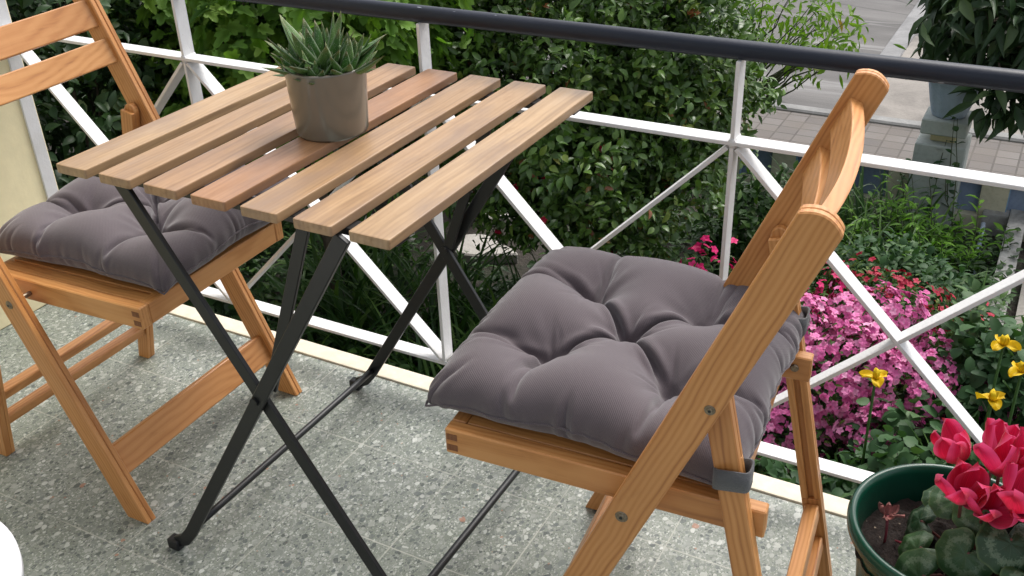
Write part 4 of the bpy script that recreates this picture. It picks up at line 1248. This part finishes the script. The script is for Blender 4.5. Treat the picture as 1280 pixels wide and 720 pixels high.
# ------------------------------------------------------------------ shrubs and trees beyond the railing
def shrub(name, label, cat, base, crowns, trunk_r, fork, mat, kind, L, Wd, per, spread, seed, droop=.15, upn=.8, nl=14, group=None, bark='bark'):
    root = empty(name, base); tag(root, label, cat, group)
    B = np.array(base); T_ = []; O_ = []
    for k, (c, rad, n, lump, shell) in enumerate(crowns):
        t_, o_ = crown_tips(np.array(c) - B, rad, n, seed + k, lump, shell); T_.append(t_); O_.append(o_)
    T_ = np.concatenate(T_); O_ = np.concatenate(O_)
    keep = T_[:, 2] > .03
    T_, O_ = T_[keep], O_[keep]
    leaf_obj('crown', [rosettes(T_, O_, per, spread, L, Wd, kind, seed + 9, droop, upn)], mat, root)
    V, F = limbs((0, 0, -.04), T_, trunk_r, seed, np.array(fork) - B, nl); obj_np('trunk', V, F, M[bark], root)
    return root, T_, O_
cam_root, CT, CO = shrub('camellia_tree', 'glossy dark camellia filling the middle behind the railing, dotted with red blooms', 'tree', (-1.50, 3.70, GZ),
    [((-1.30, 3.30, -.42), (.82, .80, .72), 1500, .22, .55), ((-1.95, 3.35, -.10), (.62, .62, .72), 800, .22, .5), ((-.78, 3.55, -.35), (.50, .55, .52), 650, .25, .5), ((-1.35, 3.5, .25), (.8, .7, .5), 500, .2, .5), ((-.95, 3.05, -.85), (.50, .45, .34), 420, .25, .5)],
    .05, (-1.45, 3.55, -1.0), M['camellia'], 'oval', .050, .025, 12, .034, 100, .15, .8, 26)
def flower5(P, Nrm, size, rnd, seed, cup=.35):
    """five petalled blossoms at P facing Nrm"""
    rng = np.random.default_rng(seed); out = []
    n = len(P); Nrm = unit(Nrm)
    ref = unit(rng.normal(size=(n, 3))); a = unit(np.cross(Nrm, ref)); b = np.cross(Nrm, a)
    for k in range(5):
        th = 2 * math.pi * k / 5
        D = unit(a * math.cos(th) + b * math.sin(th) + Nrm * cup)
        out.append(leaves(P, D, Nrm, size, size * .78, 'round', np.clip(rnd + rng.normal(0, .08, n), 0, 1)))
    return out
rng = np.random.default_rng(8)
outer = np.argsort(-(CT @ np.array([.42, -.75, .2])))[:900]
for i in rng.choice(outer, 13, replace=False):
    b_ = sum([flower5(CT[i:i + 1] + CO[i:i + 1] * .05 + .004 * k, CO[i:i + 1] + np.array([[.3, -.6, .2]]), .019, np.array([.5]), int(i) + k, .3 + .5 * k) for k in range(2)], [])
    leaf_obj('blossom', b_, M['redflower'], cam_root)
shrub('light_green_tree', 'pale green broad leaved tree behind the left part of the railing', 'tree', (-2.32, 2.66, GZ),
    [((-2.35, 2.30, .02), (.72, .58, .55), 320, .28, .35), ((-1.92, 2.52, .12), (.50, .42, .42), 170, .28, .35), ((-2.5, 2.2, -.42), (.38, .34, .3), 70, .3, .35)],
    .045, (-2.32, 2.6, -.6), M['lightleaf'], 'lobed', .098, .105, 9, .055, 200, .45, .9, 24)
shrub('dark_hedge_shrub', 'dense dark small leaved shrub beside the cream wall end', 'shrub', (-2.95, 1.75, GZ),
    [((-2.95, 1.65, -.30), (.68, .66, .85), 1100, .2, .5), ((-2.75, 1.85, -1.0), (.55, .6, .55), 500, .2, .5), ((-3.3, 1.7, .3), (.7, .6, .5), 500, .2, .5)],
    .035, (-2.95, 1.75, -1.3), M['darkleaf'], 'oval', .058, .032, 8, .036, 300, .1, .8, 16)
shrub('back_hedge_shrub', 'broad dark evergreen shrub farthest back behind the pale green tree', 'shrub', (-4.5, 4.2, GZ),
    [((-4.5, 4.1, -.6), (1.3, 1.0, 1.1), 1400, .22, .5), ((-3.3, 4.4, -.6), (1.0, .8, 1.05), 1000, .22, .5), ((-5.2, 3.0, -.4), (1.1, 1.0, 1.2), 1000, .22, .5)],
    .05, (-4.4, 4.2, -1.2), M['darkleaf'], 'oval', .075, .042, 8, .05, 400, .1, .8, 16)
# lime green twiggy shrub by the street
lm, LT, LO = shrub('lime_twig_shrub', 'slender shrub with narrow lime green leaves reaching towards the street', 'shrub', (-.75, 4.55, GZ),
    [((-.62, 4.55, -.30), (.55, .35, .35), 60, .35, .3), ((-.25, 4.60, -.42), (.34, .28, .22), 34, .35, .3)],
    .018, (-.75, 4.52, -.9), M['limeleaf'], 'lance', .068, .020, 8, .05, 500, .55, .8, 40, bark='twig')

# ------------------------------------------------------------------ azaleas
def azalea(label, c, rad, nleaf, nfl, fmat, size, seed, fl_bias=(.35, -.5, .75), lobes=()):
    base = (c[0], c[1], GZ); root = empty('azalea_bush', base); tag(root, label, 'flowering shrub', 'azaleas below the balcony')
    B = np.array(base)
    def cr(n, sd, sc, sh):
        L_ = [(c, rad)] + list(lobes); tot = sum(r[0] * r[1] for _, r in L_); a = [crown_tips(np.array(cc) - B, np.array(rr) * sc, int(n * rr[0] * rr[1] / tot) + 1, sd + i, .34, sh) for i, (cc, rr) in enumerate(L_)]
        return np.concatenate([x[0] for x in a]), np.concatenate([x[1] for x in a])
    t_, o_ = cr(nleaf, seed, 1, .55); k = t_[:, 2] > .04; t_, o_ = t_[k], o_[k]
    leaf_obj('foliage', [rosettes(t_ * np.array([.97, .97, .97]), o_, 9, .028, .034, .014, 'oval', seed + 1, 0, .8)], M['azleaf'], root)
    f_, fo = cr(nfl * 2.6, seed, 1.07, .80)
    sc = fo @ np.array(fl_bias) + np.random.default_rng(seed).normal(0, .25, len(fo)); idx = np.argsort(-sc)[:nfl]
    idx = idx[f_[idx, 2] > .08]
    rn = np.random.default_rng(seed + 3)
    fl = leaf_obj('blossoms', flower5(f_[idx], fo[idx] + rn.normal(0, .35, (len(idx), 3)), size, np.clip(rn.normal(.5, .25, len(idx)), 0, 1), seed + 4), fmat, root)
    fl['kind'] = 'stuff'
    V, F = limbs((0, 0, -.03), t_, .016, seed, (0, 0, .12), 16); obj_np('stems', V, F, M['bark'], root)
azalea('bright pink azalea in full bloom, the largest flowering bush', (.40, 2.56, -1.26), (.30, .28, .30), 520, 2900, M['pink'], .0175, 610, lobes=(((.14, 2.62, -1.14), (.20, .18, .17)), ((.66, 2.62, -1.28), (.24, .22, .24)), ((.42, 2.78, -1.08), (.24, .2, .16)), ((.92, 2.66, -1.24), (.13, .12, .12)), ((.16, 2.38, -1.42), (.2, .2, .2)), ((.56, 2.34, -1.34), (.16, .14, .14))))
azalea('magenta azalea bush behind the left side of the pink one', (.02, 2.98, -1.26), (.28, .24, .34), 160, 330, M['magenta'], .021, 620)
azalea('deep red azalea with yellowish green leaves behind the pink one', (.44, 3.10, -1.26), (.36, .22, .24), 420, 230, M['redflower'], .019, 630)
azalea('magenta azalea bush showing left of the right chair cushion', (-.34, 2.85, -1.32), (.20, .22, .34), 110, 110, M['magenta'], .024, 640)

# ------------------------------------------------------------------ strap leaved clumps, irises, herbs, roses
def straps(n, L, Wd, seed, spread=.06, lean=.55, arch=1.5):
    rng = np.random.default_rng(seed); V = []; F = []; A = []; nb = 0; K = 8
    for i in range(n):
        az = rng.uniform(0, 2 * math.pi); l = L * rng.uniform(.6, 1.15); e = rng.uniform(.15, lean) ; w_ = Wd * rng.uniform(.7, 1.2); tone = rng.random()
        hx = np.array([math.cos(az), math.sin(az), 0]); sd_ = np.array([-math.sin(az), math.cos(az), 0])
        p = np.array([rng.normal(0, spread), rng.normal(0, spread), -.01])
        for k in range(K):
            t = k / (K - 1); ang = e + arch * rng.uniform(.7, 1.1) * 0 + arch * t * t * (e + .3)
            d = hx * math.sin(ang) + np.array([0, 0, 1]) * math.cos(ang)
            if k: p = p + d * l / (K - 1)
            ww = w_ * (1 - .92 * t ** 3) * .5; nn = np.cross(d, sd_)
            V += [p - sd_ * ww + nn * ww * .35, p, p + sd_ * ww + nn * ww * .35]; A += [tone] * 3
            if k:
                a = nb + (k - 1) * 3; F += [(a, a + 1, a + 4, a + 3), (a + 1, a + 2, a + 5, a + 4)]
        nb += K * 3
    return V, F, A
def clump(x, y, n, L, Wd, seed, label, mat='strapleaf', group='strap leaved clumps in the garden bed', **kw):
    root = empty('strap_leaf_plant', (x, y, GZ)); tag(root, label, 'plant', group)
    V, F, A = straps(n, L, Wd, seed, **kw)
    obj_np('foliage', V, F, M[mat], root, True, {'rnd': ('FLOAT', A)}); return root
clump(-2.05, 2.45, 110, .75, .026, 1, 'dark strap leaved clump seen between the left chair and the black table legs', spread=.16)
clump(-1.75, 2.70, 110, .70, .024, 2, 'dark strap leaved clump seen under the near right corner of the tabletop', spread=.16)
clump(-1.15, 2.75, 120, .62, .016, 3, 'grassy strap leaved clump left of the right cushion, beyond the crossed black legs', spread=.18)
clump(-1.45, 2.25, 110, .55, .018, 4, 'low strap leaved clump just beyond the railing foot under the table', spread=.16)
clump(-2.55, 3.15, 90, .75, .024, 5, 'tall strap leaved clump farthest back below the pale green tree', spread=.16)
clump(.50, 2.10, 90, .46, .020, 6, 'dark strap leaved clump at the foot of the pink azalea', spread=.11)
clump(.12, 1.95, 80, .42, .018, 7, 'strap leaved clump behind the rear legs of the right chair', spread=.11)
clump(.06, 4.05, 150, .62, .018, 11, 'grassy strap leaved clump in the bed between the bright herbs and the right chair back', spread=.20)
clump(.62, 3.75, 120, .45, .016, 12, 'grassy strap leaved clump beside the lower end of the slanting pipe', spread=.18)
clump(-.02, 4.85, 120, .55, .018, 8, 'grassy strap leaved clump against the cream garden wall', spread=.20, mat='strapleaf')
# calla lily
cl = clump(-1.12, 2.38, 30, .50, .05, 9, 'white calla lily with a single open flower near the black table leg', spread=.05)
cl.name = 'calla_lily'
K = 14; V = []; F = []
for i in range(6):
    t = i / 5
    for k in range(K):
        th = 2 * math.pi * k / K; r = .004 + .026 * t ** 1.5; h = .07 * t + (.035 * max(0, math.cos(th)) * t)
        V.append((r * math.cos(th) + .02, r * math.sin(th), .54 + h))
for i in range(5):
    for k in range(K): F.append((i * K + k, i * K + (k + 1) % K, (i + 1) * K + (k + 1) % K, (i + 1) * K + k))
obj_np('flower', V, F, M['whitepetal'], cl, True, {'rnd': ('FLOAT', [.5] * len(V))})
V, F = tube([(0, 0, 0), (.01, 0, .3), (.02, 0, .55)], [.006] * 3, 8); obj_np('stem', V, F, M['twig'], cl)
# yellow irises
def iris(x, y, z, label, seed):
    root = empty('yellow_iris', (x, y, GZ)); tag(root, label, 'flower', 'yellow irises below the railing')
    h = z - GZ; rng = np.random.default_rng(seed)
    V, F, A = straps(16, h * .62, .026, seed, spread=.05, lean=.4, arch=.9)
    obj_np('foliage', V, F, M['strapleaf'], root, True, {'rnd': ('FLOAT', A)})
    V, F = tube([(0, 0, 0), (.006, .004, h * .6), (0, 0, h - .012)], [.006, .005, .005], 8); obj_np('stem', V, F, M['strapleaf'], root, True, {'rnd': ('FLOAT', [.6] * 24)})
    V = []; F = []; nb = 0; A = []
    for k in range(6):
        th = seed + k * math.pi / 3; o_ = np.array([math.cos(th), math.sin(th), 0])
        curl = (.9, 2.3) if k % 2 == 0 else (.55, -.35)
        v, f, lv = petal_grid(np.array([0, 0, h - .012]) + o_ * .004, np.array([0, 0, 1.]), o_, .047 if k % 2 == 0 else .042, .046 if k % 2 == 0 else .032, curl, rng.normal(0, .35), .008, k * 1.7)
        V += v; F += [tuple(q + nb for q in g) for g in f]; A += [.2 + .6 * (k % 2)] * len(v); nb += len(v)
    obj_np('flower', V, F, M['yellow'], root, True, {'rnd': ('FLOAT', A)})
iris(.565, 2.00, -.815, 'yellow iris standing in front of the pink azalea', 1)
iris(.927, 2.21, -.700, 'yellow iris highest at the right, above the cyclamen', 2)
iris(.930, 1.94, -.752, 'yellow iris just above the red cyclamen flowers', 3)
iris(.993, 2.00, -.660, 'yellow iris cut by the right edge of the picture', 4)
# bright herb bed
def leafy_stems(label, name, cat, x, y, n, h, rad, mat, L, Wd, seed, kind='lance', group=None, per=16):
    root = empty(name, (x, y, GZ)); tag(root, label, cat, group); rng = np.random.default_rng(seed)
    parts = []; P = []; D = []; N = []
    for i in range(n):
        b = np.array([rng.normal(0, rad * .5), rng.normal(0, rad * .5), -.02]); t_ = b + np.array([rng.normal(0, rad * .4), rng.normal(0, rad * .4), h * rng.uniform(.6, 1.1)])
        pth = wiggle(b, t_, 6, .03, seed * 31 + i); parts.append(tube(pth, np.linspace(.005, .002, 6), 5))
        for k in range(per):
            f = .2 + .8 * k / (per - 1); p = pth[0] + (pth[-1] - pth[0]) * f
            az = k * 2.4 + i; P.append(p); D.append((math.cos(az), math.sin(az), .55)); N.append((-math.cos(az) * .3, -math.sin(az) * .3, 1))
    P = np.array(P); D = np.array(D) + rng.normal(0, .25, (len(P), 3)); N = np.array(N) + rng.normal(0, .2, (len(P), 3))
    leaf_obj('foliage', [leaves(P, D, N, L * rng.uniform(.6, 1.2, len(P)), Wd * rng.uniform(.7, 1.2, len(P)), kind, rng.random(len(P)))], M[mat], root)
    V, F = merge(parts); obj_np('stems', V, F, M['twig'], root)
leafy_stems('bright green leafy herb in the middle of the bed before the wall', 'green_herb', 'plant', .36, 4.55, 34, .50, .30, 'herb', .075, .022, 71, group='herbs in the far bed')
leafy_stems('bright green herb between the tall one and the slanting pipe', 'green_herb', 'plant', .58, 4.65, 22, .38, .22, 'herb', .075, .022, 72, group='herbs in the far bed')
shrub('grey_green_shrub', 'grey green rose leaves in front of the pink azalea, under its yellow iris', 'shrub', (.66, 1.95, GZ), [((.72, 1.93, -1.27), (.22, .16, .18), 130, .3, .4), ((.40, 1.9, -1.45), (.3, .2, .2), 120, .3, .4)], .01, (.66, 1.95, -1.5), M['rose'], 'round', .055, .042, 7, .04, 730, .2, .9, 12)
leafy_stems('thin dark leaved rose shoots rising before the pillar', 'rose_bush', 'shrub', .52, 5.1, 7, .75, .25, 'rose', .06, .035, 73, 'oval', per=9)
shrub('grey_green_shrub', 'grey green small leaved shrub in the far bed behind the red azalea', 'shrub', (.32, 3.85, GZ), [((.40, 3.80, -1.47), (.34, .28, .24), 190, .3, .4)], .012, (.4, 3.8, -1.6), M['rose'], 'oval', .055, .034, 8, .035, 700, .1, .9, 12)
shrub('grey_green_shrub', 'grey green shrub behind the cyclamen, right of the pink azalea', 'shrub', (.98, 2.75, GZ), [((.96, 2.72, -1.25), (.32, .34, .36), 260, .3, .4), ((.78, 2.25, -1.38), (.30, .22, .26), 170, .3, .4)], .012, (.95, 2.7, -1.55), M['rose'], 'round', .062, .046, 7, .04, 710, .2, .9, 14)
shrub('low_green_shrub', 'low mid green shrub in the bed behind the far post of the right chair', 'shrub', (-.30, 4.15, GZ), [((-.34, 4.15, -1.42), (.40, .34, .30), 260, .25, .45)], .012, (-.3, 4.15, -1.6), M['under'], 'oval', .065, .032, 8, .04, 720, .2, .9, 12)

# ------------------------------------------------------------------ uncounted low growth over the bed
rng = np.random.default_rng(77)
n = 30000
x = rng.uniform(-4.2, .92, n); y = rng.uniform(.75, 5.1, n)
dens = np.array([mnoise.noise(Vector((a * 1.7, b * 1.7, 3.3))) for a, b in zip(x, y)])
path_ = ((y > 3.35 + .12 * np.sin(x * 2)) & (y < 4.6) & (x > -3.1) & (x < -1.55))
k = (dens > -.22) & ~path_
x, y, dens = x[k], y[k], dens[k]; n = len(x)
hgt = (.06 + .34 * np.clip(dens + .25, 0, 1)) * rng.random(n) ** .7
P = np.stack([x, y, GZ + .01 + hgt], 1)
az = rng.uniform(0, 2 * math.pi, n)
D = np.stack([np.cos(az), np.sin(az), rng.normal(.15, .3, n)], 1); N = np.stack([rng.normal(0, .35, n), rng.normal(0, .35, n), np.ones(n)], 1)
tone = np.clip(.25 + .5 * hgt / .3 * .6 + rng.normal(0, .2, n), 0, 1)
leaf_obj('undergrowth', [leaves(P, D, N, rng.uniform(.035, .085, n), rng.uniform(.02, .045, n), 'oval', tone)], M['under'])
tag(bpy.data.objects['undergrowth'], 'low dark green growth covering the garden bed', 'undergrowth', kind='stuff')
